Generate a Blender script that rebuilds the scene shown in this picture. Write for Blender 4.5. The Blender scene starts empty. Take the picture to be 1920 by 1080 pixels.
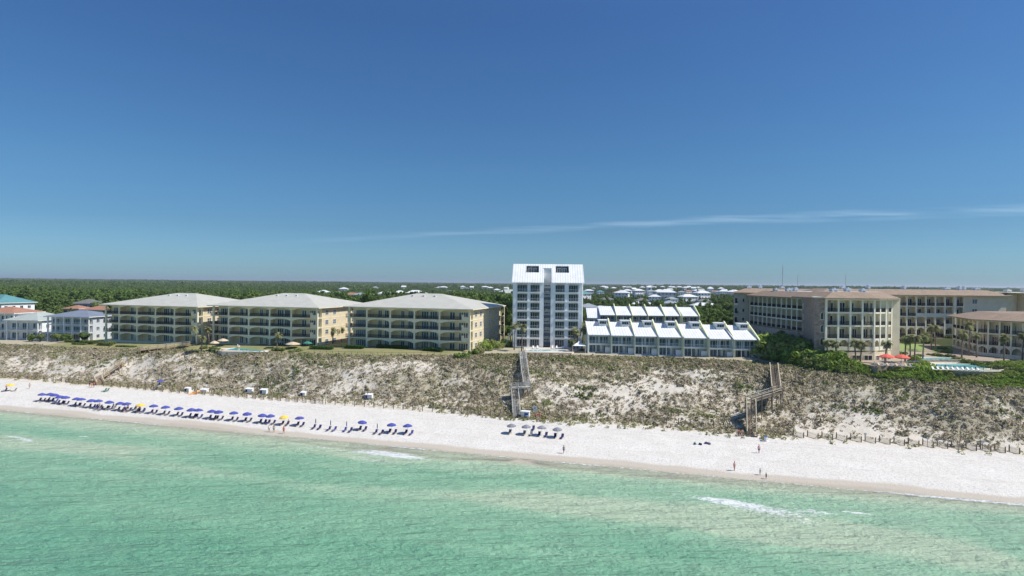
import bpy, math, random
import numpy as np
from mathutils import Vector, Matrix, Euler
random.seed(7); RNG = np.random.default_rng(11)
SC = bpy.context.scene
COL = SC.collection
R = math.radians

# ------------------------------------------------------------------ camera
F = 1109.0                       # focal length in pixels of a 1920 wide picture
CAM_Z = 36.0
PITCH, ROLL = R(-0.465), R(0.60)
cd = bpy.data.cameras.new('camera'); cam = bpy.data.objects.new('camera', cd); COL.objects.link(cam)
cd.sensor_width = 36.0; cd.lens = 36.0 * F / 1920.0; cd.clip_start = 1.0; cd.clip_end = 60000
CM = Matrix.Rotation(R(90) + PITCH, 3, 'X') @ Matrix.Rotation(ROLL, 3, 'Z')
cam.matrix_world = Matrix.Translation((0, 0, CAM_Z)) @ CM.to_4x4()
SC.camera = cam

# ------------------------------------------------------------------ light
SUN_EL = R(50)
SUN_AZ = math.atan2(-0.18, 0.984)            # direction towards the sun in the ground plane
sdir = Vector((math.cos(SUN_AZ) * math.cos(SUN_EL), math.sin(SUN_AZ) * math.cos(SUN_EL), math.sin(SUN_EL)))
sl = bpy.data.lights.new('sun', 'SUN'); sl.energy = 3.5; sl.angle = R(0.53); sl.color = (1.0, 0.95, 0.865)
so = bpy.data.objects.new('sun', sl); COL.objects.link(so)
so.rotation_euler = sdir.to_track_quat('Z', 'Y').to_euler(); so.location = (0, 0, 200)

W = bpy.data.worlds.new('World'); SC.world = W; W.use_nodes = True
nt = W.node_tree; nt.nodes.clear()
def N(t, typ, **kw):
    n = t.nodes.new(typ)
    for k, v in kw.items():
        if k.startswith('i_'):
            n.inputs[int(k[2:])].default_value = v
        else:
            setattr(n, k, v)
    return n
wo = N(nt, 'ShaderNodeOutputWorld'); bg = N(nt, 'ShaderNodeBackground'); bg.inputs[1].default_value = 0.15
sky = N(nt, 'ShaderNodeTexSky', sky_type='NISHITA'); sky.sun_disc = False
sky.sun_elevation = SUN_EL; sky.sun_rotation = math.pi / 2 - SUN_AZ
sky.altitude = 0; sky.air_density = 1.0; sky.dust_density = 0.35; sky.ozone_density = 3.0
SKY_TINT = (1, 1, 1, 1)
SKY_RAMP = [(0.0, (.170,.285,.445)), (.05, (.170,.280,.405)), (.09, (.16,.262,.36)), (.17, (.17,.287,.375)), (.40, (.175,.288,.415)), (1.0, (.42,.54,.68))]  # zenith stop, out of view, raised above the visible sky as added facade fill
tint = N(nt, 'ShaderNodeMix', data_type='RGBA', blend_type='MULTIPLY'); tint.inputs[0].default_value = 1
tint.inputs[7].default_value = SKY_TINT
# the low sky of a clear autumn noon: deep blue right down to the horizon, all the way round
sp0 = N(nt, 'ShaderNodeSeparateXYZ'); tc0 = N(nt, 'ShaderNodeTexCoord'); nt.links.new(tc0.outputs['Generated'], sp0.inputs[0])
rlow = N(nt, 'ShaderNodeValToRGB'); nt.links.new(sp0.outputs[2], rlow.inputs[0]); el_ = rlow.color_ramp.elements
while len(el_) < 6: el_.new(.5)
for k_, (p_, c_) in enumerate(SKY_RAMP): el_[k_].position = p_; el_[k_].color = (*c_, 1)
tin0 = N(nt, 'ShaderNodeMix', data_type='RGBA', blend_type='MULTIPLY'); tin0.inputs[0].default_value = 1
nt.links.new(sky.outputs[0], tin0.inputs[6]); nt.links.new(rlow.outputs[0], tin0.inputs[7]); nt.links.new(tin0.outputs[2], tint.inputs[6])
# thin cirrus streak far away over the land: a band along one great circle, broken by noise
tc = N(nt, 'ShaderNodeTexCoord'); sp = N(nt, 'ShaderNodeSeparateXYZ'); nt.links.new(tc.outputs['Generated'], sp.inputs[0])
def M(t, op, a, b=None, c=None, clamp=False):
    n = N(t, 'ShaderNodeMath', operation=op); n.use_clamp = clamp
    for i, v in enumerate((a, b, c)):
        if v is None: continue
        if isinstance(v, (int, float)): n.inputs[i].default_value = v
        else: t.links.new(v, n.inputs[i])
    return n.outputs[0]
yy = M(nt, 'MAXIMUM', sp.outputs[1], 0.05)
ax = M(nt, 'DIVIDE', sp.outputs[0], yy); ez = M(nt, 'DIVIDE', sp.outputs[2], yy)
cmb = N(nt, 'ShaderNodeCombineXYZ'); nt.links.new(M(nt, 'MULTIPLY', ax, 3.0), cmb.inputs[0]); nt.links.new(M(nt, 'MULTIPLY', ez, 70.0), cmb.inputs[1])
nz = N(nt, 'ShaderNodeTexNoise'); nz.inputs['Scale'].default_value = 1.6; nz.inputs['Detail'].default_value = 6
nt.links.new(cmb.outputs[0], nz.inputs['Vector'])
cm2 = N(nt, 'ShaderNodeCombineXYZ'); nt.links.new(M(nt, 'MULTIPLY', ax, 5.0), cm2.inputs[0])
nz2 = N(nt, 'ShaderNodeTexNoise'); nz2.inputs['Scale'].default_value = 1.0; nz2.inputs['Detail'].default_value = 3; nt.links.new(cm2.outputs[0], nz2.inputs['Vector'])
# e = 0.094 + 0.043*a - 0.012*(a-.45)^2, wandering slightly
line = M(nt, 'ADD', M(nt, 'MULTIPLY_ADD', ax, 0.062, 0.0895), M(nt, 'MULTIPLY_ADD', nz2.outputs[0], 0.016, -0.008))
line = M(nt, 'SUBTRACT', line, M(nt, 'MULTIPLY', M(nt, 'MULTIPLY', ax, ax), 0.013))
dist = M(nt, 'ABSOLUTE', M(nt, 'SUBTRACT', ez, line))
wid = M(nt, 'MULTIPLY_ADD', nz.outputs[0], 0.013, M(nt, 'MAXIMUM', M(nt, 'MULTIPLY', ax, 0.006), 0.0))
band = M(nt, 'SUBTRACT', 1.0, M(nt, 'DIVIDE', dist, wid), clamp=True)
fade = M(nt, 'MULTIPLY', M(nt, 'MULTIPLY_ADD', ax, 1.3, 0.62, clamp=True), M(nt, 'MULTIPLY_ADD', nz.outputs[0], 3.6, -1.15, clamp=True))
front = M(nt, 'GREATER_THAN', sp.outputs[1], 0.1)
cl = M(nt, 'MULTIPLY', M(nt, 'MULTIPLY', band, fade), M(nt, 'MULTIPLY', front, 0.20))
mixc = N(nt, 'ShaderNodeMix', data_type='RGBA'); nt.links.new(cl, mixc.inputs[0])
nt.links.new(tint.outputs[2], mixc.inputs[6]); mixc.inputs[7].default_value = (3.6, 4.5, 5.3, 1)
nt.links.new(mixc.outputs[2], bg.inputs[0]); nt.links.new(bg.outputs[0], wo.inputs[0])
SC.view_settings.view_transform = 'Standard'; SC.view_settings.look = 'None'
SC.view_settings.exposure = 0.68; SC.view_settings.gamma = 1.0
SC.view_settings.use_curve_mapping = False
SC.render.engine = 'CYCLES'
SC.cycles.max_bounces = 6; SC.cycles.transparent_max_bounces = 16
SC.cycles.volume_bounces = 0

# ------------------------------------------------------------------ shore frame: s along the coast, t inland
U = (0.963, -0.2695); NN = (0.2695, 0.963); COAST = math.atan2(U[1], U[0])
def st2xy(s, t): return (s * U[0] + t * NN[0], s * U[1] + t * NN[1])
def xy2st(x, y): return (x * U[0] + y * U[1], x * NN[0] + y * NN[1])
def ray(px, py):
    return CM @ Vector(((px - 960) / F, (540 - py) / F, -1.0))
def at_z(px, py, z):                      # a surveyed point of the picture at a known height above the sea
    d = ray(px, py); k = (z - CAM_Z) / d.z
    return Vector((d.x * k, d.y * k, z))
def at_t(px, t, z=0.0):                   # on the line t inland, at bearing px
    d = ray(px, 540); k = t / (d.x * NN[0] + d.y * NN[1])
    return Vector((d.x * k, d.y * k, z))

def _h(ix, iy, seed):
    n = (ix * 374761393 + iy * 668265263 + seed * 1274126177) & 0xffffffff
    n = ((n ^ (n >> 13)) * 1274126177) & 0xffffffff
    return ((n ^ (n >> 16)) & 0xffff) / 65535.0
def vnoise(x, y, seed=0):
    x = np.asarray(x, float); y = np.asarray(y, float)
    ix = np.floor(x).astype(np.int64); iy = np.floor(y).astype(np.int64)
    fx = x - ix; fy = y - iy; fx = fx * fx * (3 - 2 * fx); fy = fy * fy * (3 - 2 * fy)
    a = _h(ix, iy, seed); b = _h(ix + 1, iy, seed); c = _h(ix, iy + 1, seed); d = _h(ix + 1, iy + 1, seed)
    return (a * (1 - fx) + b * fx) * (1 - fy) + (c * (1 - fx) + d * fx) * fy
def fbm(x, y, o=4, seed=0):
    v = 0; a = 0.5; tot = 0
    for i in range(o):
        v = v + a * vnoise(np.asarray(x) * 2 ** i, np.asarray(y) * 2 ** i, seed + i); tot += a; a *= 0.55
    return v / tot
def sstep(a, b, x):
    f = np.clip((np.asarray(x, float) - a) / (b - a), 0, 1); return f * f * (3 - 2 * f)

KS = [-420, -250, -170, -90, -49, -5, 25, 44, 76, 200]
KT = [165, 165, 166, 165, 174, 181, 177, 171, 163, 160]
KZ = [9.6, 10.0, 11.5, 13.0, 13.8, 13.9, 14.2, 14.2, 13.0, 12.6]
KF = [10.0, 10.3, 12.6, 14.2, 14.4, 14.3, 15.0, 15.6, 15.6, 15.6]
def crest(s): return np.interp(s, KS, KT)
def footline(s): return np.interp(s, [-400, -80, -45, 400], [145.2, 145.2, 142.5, 142.5])
def height(s, t):
    s = np.asarray(s, float); t = np.asarray(t, float)
    tc_, zc, zf = np.interp(s, KS, KT), np.interp(s, KS, KZ), np.interp(s, KS, KF)
    foot = footline(s) + 1.3 * (fbm(s / 14, s * 0 + 3, 3, 5) - .5) * 2
    beach = np.interp(t, [40, 60, 80, 104, 112, 118, 123, 130, 142, 1000], [-7, -5, -4, -2.6, -1.2, 0, .75, 1.35, 2.3, 2.3])
    beach = beach + 0.22 * (fbm(s / 17, t / 9, 3, 9) - .5) * sstep(104, 112, t) * (1 - sstep(150, 155, t)) + 0.10 * (fbm(s / 1.7, t / 1.5, 3, 19) - .5) * sstep(121, 126, t)
    f = np.clip((t - foot) / (tc_ - foot), 0, 1)
    shp = 0.75 * (f * f * (3 - 2 * f)) + 0.25 * f
    dune = (zc - 2.3) * shp
    mid = np.sin(np.pi * f)
    dune = dune + mid * (2.6 * (fbm(s / 16, t / 11, 3, 21) - .5) + 1.5 * (fbm(s / 4.5, t / 3.5, 3, 31) - .5) + .5 * (fbm(s / 1.3, t / 1.3, 2, 35) - .5))
    top = (zf - zc) * sstep(0, 11, t - tc_)
    hi = sstep(20, 50, s) * (1 - sstep(240, 400, t)) * sstep(236, 246, t) * 2.2
    inl = sstep(500, 1500, t) * (18 * fbm(s / 900, t / 700, 4, 3) - 9) + sstep(900, 6000, t) * 7 - 1.2 * sstep(230, 400, t)
    return beach + dune + top + hi + inl * sstep(300, 800, t)
def hxy(x, y):
    s, t = xy2st(x, y); return float(height(s, t))

# ------------------------------------------------------------------ mesh helpers
class MB:
    def __init__(self): self.v = []; self.f = []
    def poly(self, pts, faces):
        b = len(self.v); self.v += [tuple(p) for p in pts]; self.f += [tuple(b + i for i in f) for f in faces]; return self
    def box(self, x0, x1, y0, y1, z0, z1):
        return self.poly([(x0,y0,z0),(x1,y0,z0),(x1,y1,z0),(x0,y1,z0),(x0,y0,z1),(x1,y0,z1),(x1,y1,z1),(x0,y1,z1)],
                         [(0,3,2,1),(4,5,6,7),(0,1,5,4),(1,2,6,5),(2,3,7,6),(3,0,4,7)])
    def extrude(self, p, d):                    # polygon p (3d points) extruded by vector d
        n = len(p); q = [(a[0]+d[0], a[1]+d[1], a[2]+d[2]) for a in p]
        return self.poly(list(p) + q, [tuple(range(n))[::-1], tuple(range(n, 2*n))] + [(i, (i+1) % n, n+(i+1) % n, n+i) for i in range(n)])
    def bar(self, a, b, w, h=None, up=(0,0,1)):
        a = Vector(a); b = Vector(b); d = (b-a).normalized(); h = h or w; up = Vector(up)
        if abs(d.dot(up)) > .98: up = Vector((1,0,0))
        sx = d.cross(up).normalized() * w/2; sz = sx.cross(d).normalized() * h/2
        p = [a-sx-sz, a+sx-sz, a+sx+sz, a-sx+sz, b-sx-sz, b+sx-sz, b+sx+sz, b-sx+sz]
        return self.poly([tuple(q) for q in p], [(0,1,2,3),(7,6,5,4),(0,4,5,1),(1,5,6,2),(2,6,7,3),(3,7,4,0)])
    def tube(self, pts, rad, n=8, cap=True):
        b = len(self.v); m = len(pts); pts = [Vector(p) for p in pts]
        for i, p in enumerate(pts):
            d = (pts[min(i+1, m-1)] - pts[max(i-1, 0)]).normalized()
            ref = Vector((1,0,0)) if abs(d.x) < .8 else Vector((0,1,0))
            e1 = d.cross(ref).normalized(); e2 = d.cross(e1)
            r = rad[i] if isinstance(rad, (list, tuple)) else rad
            for k in range(n):
                a = 2*math.pi*k/n; self.v.append(tuple(p + (e1*math.cos(a) + e2*math.sin(a))*r))
        for i in range(m-1):
            for k in range(n):
                self.f.append((b+i*n+k, b+i*n+(k+1) % n, b+(i+1)*n+(k+1) % n, b+(i+1)*n+k))
        if cap: self.f.append(tuple(b+k for k in range(n))[::-1]); self.f.append(tuple(b+(m-1)*n+k for k in range(n)))
        return self
    def mesh(self, name, mat, smooth=False):
        me = bpy.data.meshes.new(name); me.from_pydata(self.v, [], self.f); me.validate(); me.update()
        if mat: me.materials.append(mat)
        if smooth: me.polygons.foreach_set('use_smooth', [True]*len(me.polygons))
        return me
    def obj(self, name, mat, parent=None, smooth=False, **kw):
        return put(name, self.mesh(name, mat, smooth), parent, **kw)
def put(name, me, parent=None, loc=(0,0,0), rz=0, **kw):
    o = bpy.data.objects.new(name, me); COL.objects.link(o); o.location = loc; o.rotation_euler = (0,0,rz)
    if parent: o.parent = parent
    for k, v in kw.items(): o[k] = v
    return o
def thing(name, label, cat, loc=(0,0,0), rz=0, group=None):
    o = bpy.data.objects.new(name, None); COL.objects.link(o); o.location = loc; o.rotation_euler = (0,0,rz)
    o.empty_display_size = .3; o['label'] = label; o['category'] = cat
    if group: o['group'] = group
    return o
KIDS = {}
def copy_tree(o, label=None, loc=None, rz=None, parent=None, kids=None):
    c = o.copy(); COL.objects.link(c)
    if parent: c.parent = parent
    if label: c['label'] = label
    if loc is not None: c.location = loc
    if rz is not None: c.rotation_euler = (0,0,rz)
    if kids is None: kids = KIDS_OF(o)
    for ch in kids: copy_tree(ch, parent=c, kids=KIDS_OF(ch))
    return c
def KIDS_OF(o):
    if o not in KIDS: KIDS[o] = list(o.children)
    return KIDS[o]
ORD = 'first second third fourth fifth sixth seventh eighth ninth tenth eleventh twelfth thirteenth fourteenth fifteenth sixteenth seventeenth eighteenth nineteenth'.split()
def ordinal(n):                      # 1-based
    if n <= 19: return ORD[n-1]
    tens = ['twent','thirt','fort','fift','sixt','sevent','eight','ninet'][n//10-2]
    return tens + 'ieth' if n % 10 == 0 else tens + 'y-' + ORD[n % 10 - 1]

# ------------------------------------------------------------------ materials
def newmat(name):
    m = bpy.data.materials.new(name); m.use_nodes = True; t = m.node_tree
    b = t.nodes['Principled BSDF']; return m, t, b
def ramp(t, fac, stops):
    r = N(t, 'ShaderNodeValToRGB'); e = r.color_ramp.elements
    while len(e) < len(stops): e.new(0.5)
    for k, (p, c) in enumerate(stops): e[k].position = p; e[k].color = (*c, 1) if len(c) == 3 else c
    t.links.new(fac, r.inputs[0]); return r.outputs[0]
def noise(t, scale, detail=4, vec=None, rough=.55, stretch=None):
    n = N(t, 'ShaderNodeTexNoise'); n.inputs['Scale'].default_value = scale; n.inputs['Detail'].default_value = detail; n.inputs['Roughness'].default_value = rough
    if vec is None:
        g = N(t, 'ShaderNodeNewGeometry'); vec = g.outputs['Position']
    if stretch:
        mp = N(t, 'ShaderNodeMapping'); mp.inputs['Scale'].default_value = stretch; t.links.new(vec, mp.inputs[0]); vec = mp.outputs[0]
    t.links.new(vec, n.inputs['Vector']); return n.outputs[0]
def mix(t, f, a, b, mode='MIX'):
    n = N(t, 'ShaderNodeMix', data_type='RGBA', blend_type=mode)
    if isinstance(f, (int, float)): n.inputs[0].default_value = f
    else: t.links.new(f, n.inputs[0])
    for i, v in ((6, a), (7, b)):
        if isinstance(v, tuple): n.inputs[i].default_value = (*v, 1) if len(v) == 3 else v
        else: t.links.new(v, n.inputs[i])
    return n.outputs[2]
def attr(t, name):
    a = N(t, 'ShaderNodeAttribute'); a.attribute_name = name; return a
def bump(t, b, h, strength=.3, dist=.05):
    n = N(t, 'ShaderNodeBump'); n.inputs['Strength'].default_value = strength; n.inputs['Distance'].default_value = dist
    t.links.new(h, n.inputs['Height']); t.links.new(n.outputs[0], b.inputs['Normal']); return n
def paint(name, col, rough=.7, var=.10, scale=.6, metal=0, bmp=0.0, bscale=6, spec=.3):
    m, t, b = newmat(name)
    tcn = N(t, 'ShaderNodeTexCoord')
    n1 = noise(t, scale, 5, tcn.outputs['Object'])
    d = tuple(c*(1-var*2.2) for c in col); l = tuple(min(1, c*(1+var)) for c in col)
    c = ramp(t, n1, [(0.3, d), (0.6, l)])
    n2 = noise(t, scale*9, 3, tcn.outputs['Object'], stretch=(1,1,.25))
    c = mix(t, .35, c, ramp(t, n2, [(.35, tuple(q*(1-var*1.5) for q in col)), (.6, l)]))
    t.links.new(c, b.inputs['Base Color']); b.inputs['Roughness'].default_value = rough; b.inputs['Metallic'].default_value = metal
    b.inputs['Specular IOR Level'].default_value = spec
    if bmp: bump(t, b, noise(t, bscale, 3, tcn.outputs['Object']), bmp, .03)
    return m
def glassmat(name, col):
    m, t, b = newmat(name); tcn = N(t, 'ShaderNodeTexCoord'); oi = N(t, 'ShaderNodeObjectInfo')
    c = mix(t, oi.outputs['Random'], tuple(q*.5 for q in col), tuple(q*1.7 for q in col))
    n = noise(t, .9, 2, tcn.outputs['Object'], stretch=(1.5, 1, .3))
    c = mix(t, M(t, 'MULTIPLY', M(t, 'GREATER_THAN', n, .56), .45), c, (.28, .30, .30))     # pale curtains behind some panes
    t.links.new(c, b.inputs['Base Color']); b.inputs['Roughness'].default_value = .08; b.inputs['Specular IOR Level'].default_value = .7
    return m
def metalroof(name, col, pitch=.45, axis=0, seam=.35):
    m, t, b = newmat(name); tcn = N(t, 'ShaderNodeTexCoord')
    w = N(t, 'ShaderNodeTexWave'); w.bands_direction = 'XY'[axis]; w.inputs['Scale'].default_value = .314/pitch; w.wave_profile = 'SIN'
    t.links.new(tcn.outputs['Object'], w.inputs[0])
    line_ = ramp(t, w.outputs['Fac'], [(.80, (0,0,0)), (.93, (1,1,1))])
    n1 = noise(t, .35, 5, tcn.outputs['Object'])
    c = ramp(t, n1, [(.3, tuple(q*.86 for q in col)), (.62, col)])
    c = mix(t, M(t, 'MULTIPLY', line_, seam), c, tuple(q*.6 for q in col))
    t.links.new(c, b.inputs['Base Color']); b.inputs['Roughness'].default_value = .45
    bump(t, b, line_, .5, .05); return m
def tileroof(name, col):
    m, t, b = newmat(name); tcn = N(t, 'ShaderNodeTexCoord')
    n1 = noise(t, .5, 5, tcn.outputs['Object']); n2 = noise(t, 3.5, 4, tcn.outputs['Object'])
    c = ramp(t, n1, [(.3, tuple(q*.7 for q in col)), (.65, tuple(q*1.15 for q in col))])
    c = mix(t, .5, c, ramp(t, n2, [(.35, tuple(q*.55 for q in col)), (.65, tuple(min(1,q*1.5) for q in col))]))
    t.links.new(c, b.inputs['Base Color']); b.inputs['Roughness'].default_value = .8
    w = N(t, 'ShaderNodeTexWave'); w.bands_direction = 'Z'; w.inputs['Scale'].default_value = 3; t.links.new(tcn.outputs['Object'], w.inputs[0])
    bump(t, b, w.outputs['Fac'], .5, .06); return m
def stonemat(name, c1, c2, scale=1.6):
    m, t, b = newmat(name); tcn = N(t, 'ShaderNodeTexCoord')
    v = N(t, 'ShaderNodeTexVoronoi'); v.inputs['Scale'].default_value = scale
    mp = N(t, 'ShaderNodeMapping'); mp.inputs['Scale'].default_value = (1, 1, 1.7); t.links.new(tcn.outputs['Object'], mp.inputs[0]); t.links.new(mp.outputs[0], v.inputs['Vector'])
    sv = N(t, 'ShaderNodeSeparateColor'); t.links.new(v.outputs['Color'], sv.inputs[0])
    c = ramp(t, sv.outputs[0], [(0, c1), (.5, tuple((a+b_)/2 for a, b_ in zip(c1, c2))), (1, c2)])
    c = mix(t, .4, c, ramp(t, noise(t, .8, 4, tcn.outputs['Object']), [(.3, c1), (.7, c2)]))
    t.links.new(c, b.inputs['Base Color']); b.inputs['Roughness'].default_value = .9; bump(t, b, v.outputs['Distance'], .7, .1); return m
def leafmat(name, dark, light, brown=None, bf=.0, trans=.25):
    m, t, b = newmat(name)
    g = N(t, 'ShaderNodeNewGeometry'); oi = N(t, 'ShaderNodeObjectInfo')
    c = mix(t, g.outputs['Random Per Island'], dark, light)
    c = mix(t, M(t, 'MULTIPLY', oi.outputs['Random'], .55), c, tuple(a*.45+b_*.25 for a, b_ in zip(dark, light)))
    n = noise(t, .05, 3)
    c = mix(t, .45, c, ramp(t, n, [(.35, dark), (.65, light)]))
    if brown:
        n2 = noise(t, .11, 4)
        c = mix(t, ramp(t, n2, [(.5-.0, (0,0,0)), (.62, (bf,)*3)]), c, brown)
    d = N(t, 'ShaderNodeBsdfDiffuse'); tr = N(t, 'ShaderNodeBsdfTranslucent'); mx = N(t, 'ShaderNodeMixShader')
    t.links.new(c, d.inputs[0]); t.links.new(mix(t, 1, c, (1.25, 1.2, .7), 'MULTIPLY'), tr.inputs[0]); mx.inputs[0].default_value = trans
    t.links.new(d.outputs[0], mx.inputs[1]); t.links.new(tr.outputs[0], mx.inputs[2])
    t.links.new(mx.outputs[0], t.nodes['Material Output'].inputs[0]); t.nodes.remove(b); return m

MAT = {
 'cream': paint('cream_stucco', (.78,.67,.45), .85, .07), 'yellow': paint('yellow_stucco', (.64,.55,.385), .85, .07),
 'cream_trim': paint('cream_trim', (.80,.73,.54), .8, .06), 'white': paint('white_paint', (.78,.79,.78), .6, .05),
 'white_trim': paint('white_trim', (.80,.80,.79), .5, .04), 'tower_wall': paint('white_stucco', (.82,.84,.85), .7, .05),
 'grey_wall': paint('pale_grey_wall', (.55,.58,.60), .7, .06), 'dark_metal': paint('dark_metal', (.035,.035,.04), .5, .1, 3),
 'glass': glassmat('window_glass', (.05,.085,.12)), 'glass_dark': glassmat('dark_glass', (.02,.03,.045)),
 'roof_metal': metalroof('pale_metal_roof', (.57,.555,.475), .9, 0, .45), 'roof_white': metalroof('white_metal_roof', (.80,.81,.82), .85, 0, .6),
 'roof_teal': metalroof('teal_metal_roof', (.12,.29,.30), .5, 0, .2), 'roof_grey': metalroof('grey_metal_roof', (.33,.36,.38), .5, 0, .2),
 'roof_sage': metalroof('sage_metal_roof', (.42,.46,.42), .5, 0, .2), 'roof_blue': metalroof('slate_metal_roof', (.22,.25,.31), .5, 0, .2),
 'terracotta': tileroof('terracotta_tiles', (.36,.18,.115)), 'hotel_roof': tileroof('hotel_terracotta_tiles', (.275,.20,.14)),
 'shingle': tileroof('grey_shingles', (.16,.155,.15)), 'fin': paint('pale_yellow_green_stucco', (.76,.77,.50), .8, .06),
 'town_wall': paint('pale_blue_green_siding', (.72,.77,.71), .7, .07), 'hotel_wall': paint('warm_beige_stucco', (.78,.68,.51), .85, .06),
 'hotel_trim': paint('hotel_cream_trim', (.87,.83,.66), .75, .05), 'stone': stonemat('rough_brown_stone', (.21,.155,.125), (.46,.37,.31)),
 'hotel_base': stonemat('smooth_beige_stone', (.42,.36,.30), (.52,.45,.37), .7),
 'wood': paint('weathered_wood', (.34,.29,.225), .85, .22, 1.5), 'wood_brown': paint('brown_timber', (.40,.30,.20), .85, .2, 1.5),
 'wood_grey': paint('grey_timber', (.40,.39,.36), .85, .2, 1.5), 'wood_pale': paint('pale_timber', (.55,.50,.38), .85, .15, 1.5),
 'wood_dark': paint('dark_aged_timber', (.23,.185,.14), .85, .2, 1.5),
 'post_dark': paint('weathered_post', (.17,.145,.12), .9, .2, 2),
 'trunk': paint('bark', (.13,.10,.075), .95, .25, 2), 'palm_trunk': paint('palm_bark', (.22,.18,.14), .95, .25, 3),
 'deck': paint('pool_deck_stone', (.60,.52,.42), .8, .08, 1.0), 'deck_hotel': paint('hotel_paving', (.36,.29,.22), .85, .12, .6),
 'blue': paint('blue_fabric', (.065,.08,.32), .8, .12, 2), 'navy': paint('navy_fabric', (.03,.03,.14), .8, .1, 2),
 'yellow_fab': paint('yellow_fabric', (.80,.52,.08), .8, .08, 2), 'red_fab': paint('red_fabric', (.70,.13,.09), .8, .08, 2),
 'grey_fab': paint('grey_fabric', (.23,.24,.27), .8, .1, 2), 'green_fab': paint('green_fabric', (.05,.22,.17), .8, .1, 2),
 'tan_fab': paint('tan_fabric', (.55,.45,.32), .8, .1, 2), 'white_fab': paint('white_fabric', (.8,.8,.8), .8, .03, 2),
 'pink_fab': paint('pink_fabric', (.75,.30,.33), .8, .06, 2), 'orange': paint('orange_plastic', (.75,.30,.06), .5, .08, 2),
 'skin': paint('skin', (.46,.28,.20), .6, .06, 3), 'hair': paint('brown_hair', (.07,.045,.03), .8, .1, 8),
 'plastic_white': paint('white_plastic', (.75,.76,.77), .5, .05, 1), 'plastic_blue': paint('blue_plastic', (.05,.12,.38), .5, .05, 1),
 'wall_low': stonemat('beige_retaining_stone', (.40,.34,.28), (.52,.46,.39), 1.0), 'teal_tile': paint('teal_tile', (.10,.30,.32), .4, .05, 2),
 'brick_red': paint('red_clay', (.33,.12,.07), .9, .1, 1), 'rope': paint('pale_rope', (.5,.46,.38), .9, .1, 4),
}
LEAF = {
 'forest': leafmat('woodland_leaves', (.065,.120,.036), (.215,.300,.095), None, 0, .25),
 'broad': leafmat('broad_leaves', (.060,.105,.032), (.190,.265,.085)),
 'scrub': leafmat('coastal_shrub_leaves', (.11,.185,.035), (.33,.45,.12), (.30,.27,.16), .55),
 'dune': leafmat('dry_dune_scrub', (.30,.255,.19), (.58,.50,.385), (.31,.30,.15), .5, .22),
 'dune_dark': leafmat('dark_dune_scrub', (.21,.185,.14), (.40,.35,.26), (.15,.17,.08), .4, .1),
 'oats': leafmat('dune_grass', (.20,.21,.10), (.38,.37,.20), None, 0, .25),
 'green': leafmat('low_green_scrub', (.11,.15,.055), (.24,.29,.11)),
 'hedge': leafmat('clipped_hedge_leaves', (.04,.09,.025), (.12,.21,.06)),
 'palm': leafmat('palm_leaves', (.12,.15,.07), (.42,.42,.24), None, 0, .25),
}

# ------------------------------------------------------------------ terrain
def axis(lo, hi, step, far_lo, far_hi, g=1.22):
    a = list(np.arange(lo, hi + 1e-6, step)); d = step
    while a[-1] < far_hi: d = min(d * g, 600); a.append(a[-1] + d)
    d = step
    while a[0] > far_lo: d = min(d * g, 600); a.insert(0, a[0] - d)
    return np.array(a)
def sheet(name, sa, ta, zf, mat, attrs, label=None):
    S, T = np.meshgrid(sa, ta); X, Y = st2xy(S, T); Z = zf(S, T)
    ns, ntt = len(sa), len(ta)
    v = np.stack([X, Y, Z], -1).reshape(-1, 3)
    i = (np.arange(ntt-1)[:, None]*ns + np.arange(ns-1)[None, :]).ravel()
    f = np.stack([i, i+1, i+ns+1, i+ns], -1)
    me = bpy.data.meshes.new(name); me.vertices.add(len(v)); me.vertices.foreach_set('co', v.ravel().astype(np.float32))
    me.loops.add(f.size); me.loops.foreach_set('vertex_index', f.ravel().astype(np.int32))
    me.polygons.add(len(f)); me.polygons.foreach_set('loop_start', np.arange(0, f.size, 4, dtype=np.int32)); me.polygons.foreach_set('loop_total', np.full(len(f), 4, np.int32))
    me.update(calc_edges=True); me.polygons.foreach_set('use_smooth', [True]*len(f))
    for k, fn in attrs.items():
        a = me.attributes.new(k, 'FLOAT', 'POINT'); a.data.foreach_set('value', np.asarray(fn(S, T), np.float32).ravel())
    me.materials.append(mat); o = bpy.data.objects.new(name, me); COL.objects.link(o); o['kind'] = 'structure'
    return o
SA = axis(-300, 150, 1.25, -14000, 14000)
def lawn_f(s, t):
    e = 1.2 * (fbm(s/5, t/5, 3, 77) - .5)
    a = sstep(-.5, 1.0, t - crest(s) + e*3) * (1 - sstep(0, 2, s + 62)) * sstep(0, 3, s + 230)
    return a * (1 - sstep(240, 260, t))
def veg_f(s, t):
    f = (t - footline(s)) / (crest(s) - footline(s))
    n = fbm(s/20, t/9, 3, 55) * .66 + fbm(s/4, t/3, 3, 56) * .34
    base = np.interp(f, [-.12, 0, .10, .22, .5, .75, .9, 1.02, 1.3], [0, .25, .78, .62, .54, .74, 1.0, 1.1, 1.1])
    # barer slopes: below the third condo, below the town houses, along the right foot
    for c, w, a in ((-80, 22, .14), (5, 26, .26), (48, 14, .20), (-180, 20, .12)):
        base = base - a * np.exp(-((s - c) / w) ** 2) * (f < .92)
    base = base + .12 * np.exp(-((s + 40) / 12) ** 2)
    base = np.where(s > 26, base + .22 - .75 * (1 - sstep(0.10, .38, f)), base)
    return np.clip(base + (n - .5) * 2.3, 0, 1) * sstep(-.06, .03, f)
m, t, b = newmat('sand'); 
n1 = noise(t, .25, 6); n2 = noise(t, 2.2, 5, rough=.7)
c = ramp(t, n1, [(.3, (.63,.60,.545)), (.7, (.71,.68,.625))])
c = mix(t, ramp(t, n2, [(.40, (.7,.7,.7)), (.52, (0,0,0))]), c, (.47,.45,.425))       # old footprints
wet = attr(t, 'wet').outputs['Fac']
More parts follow.
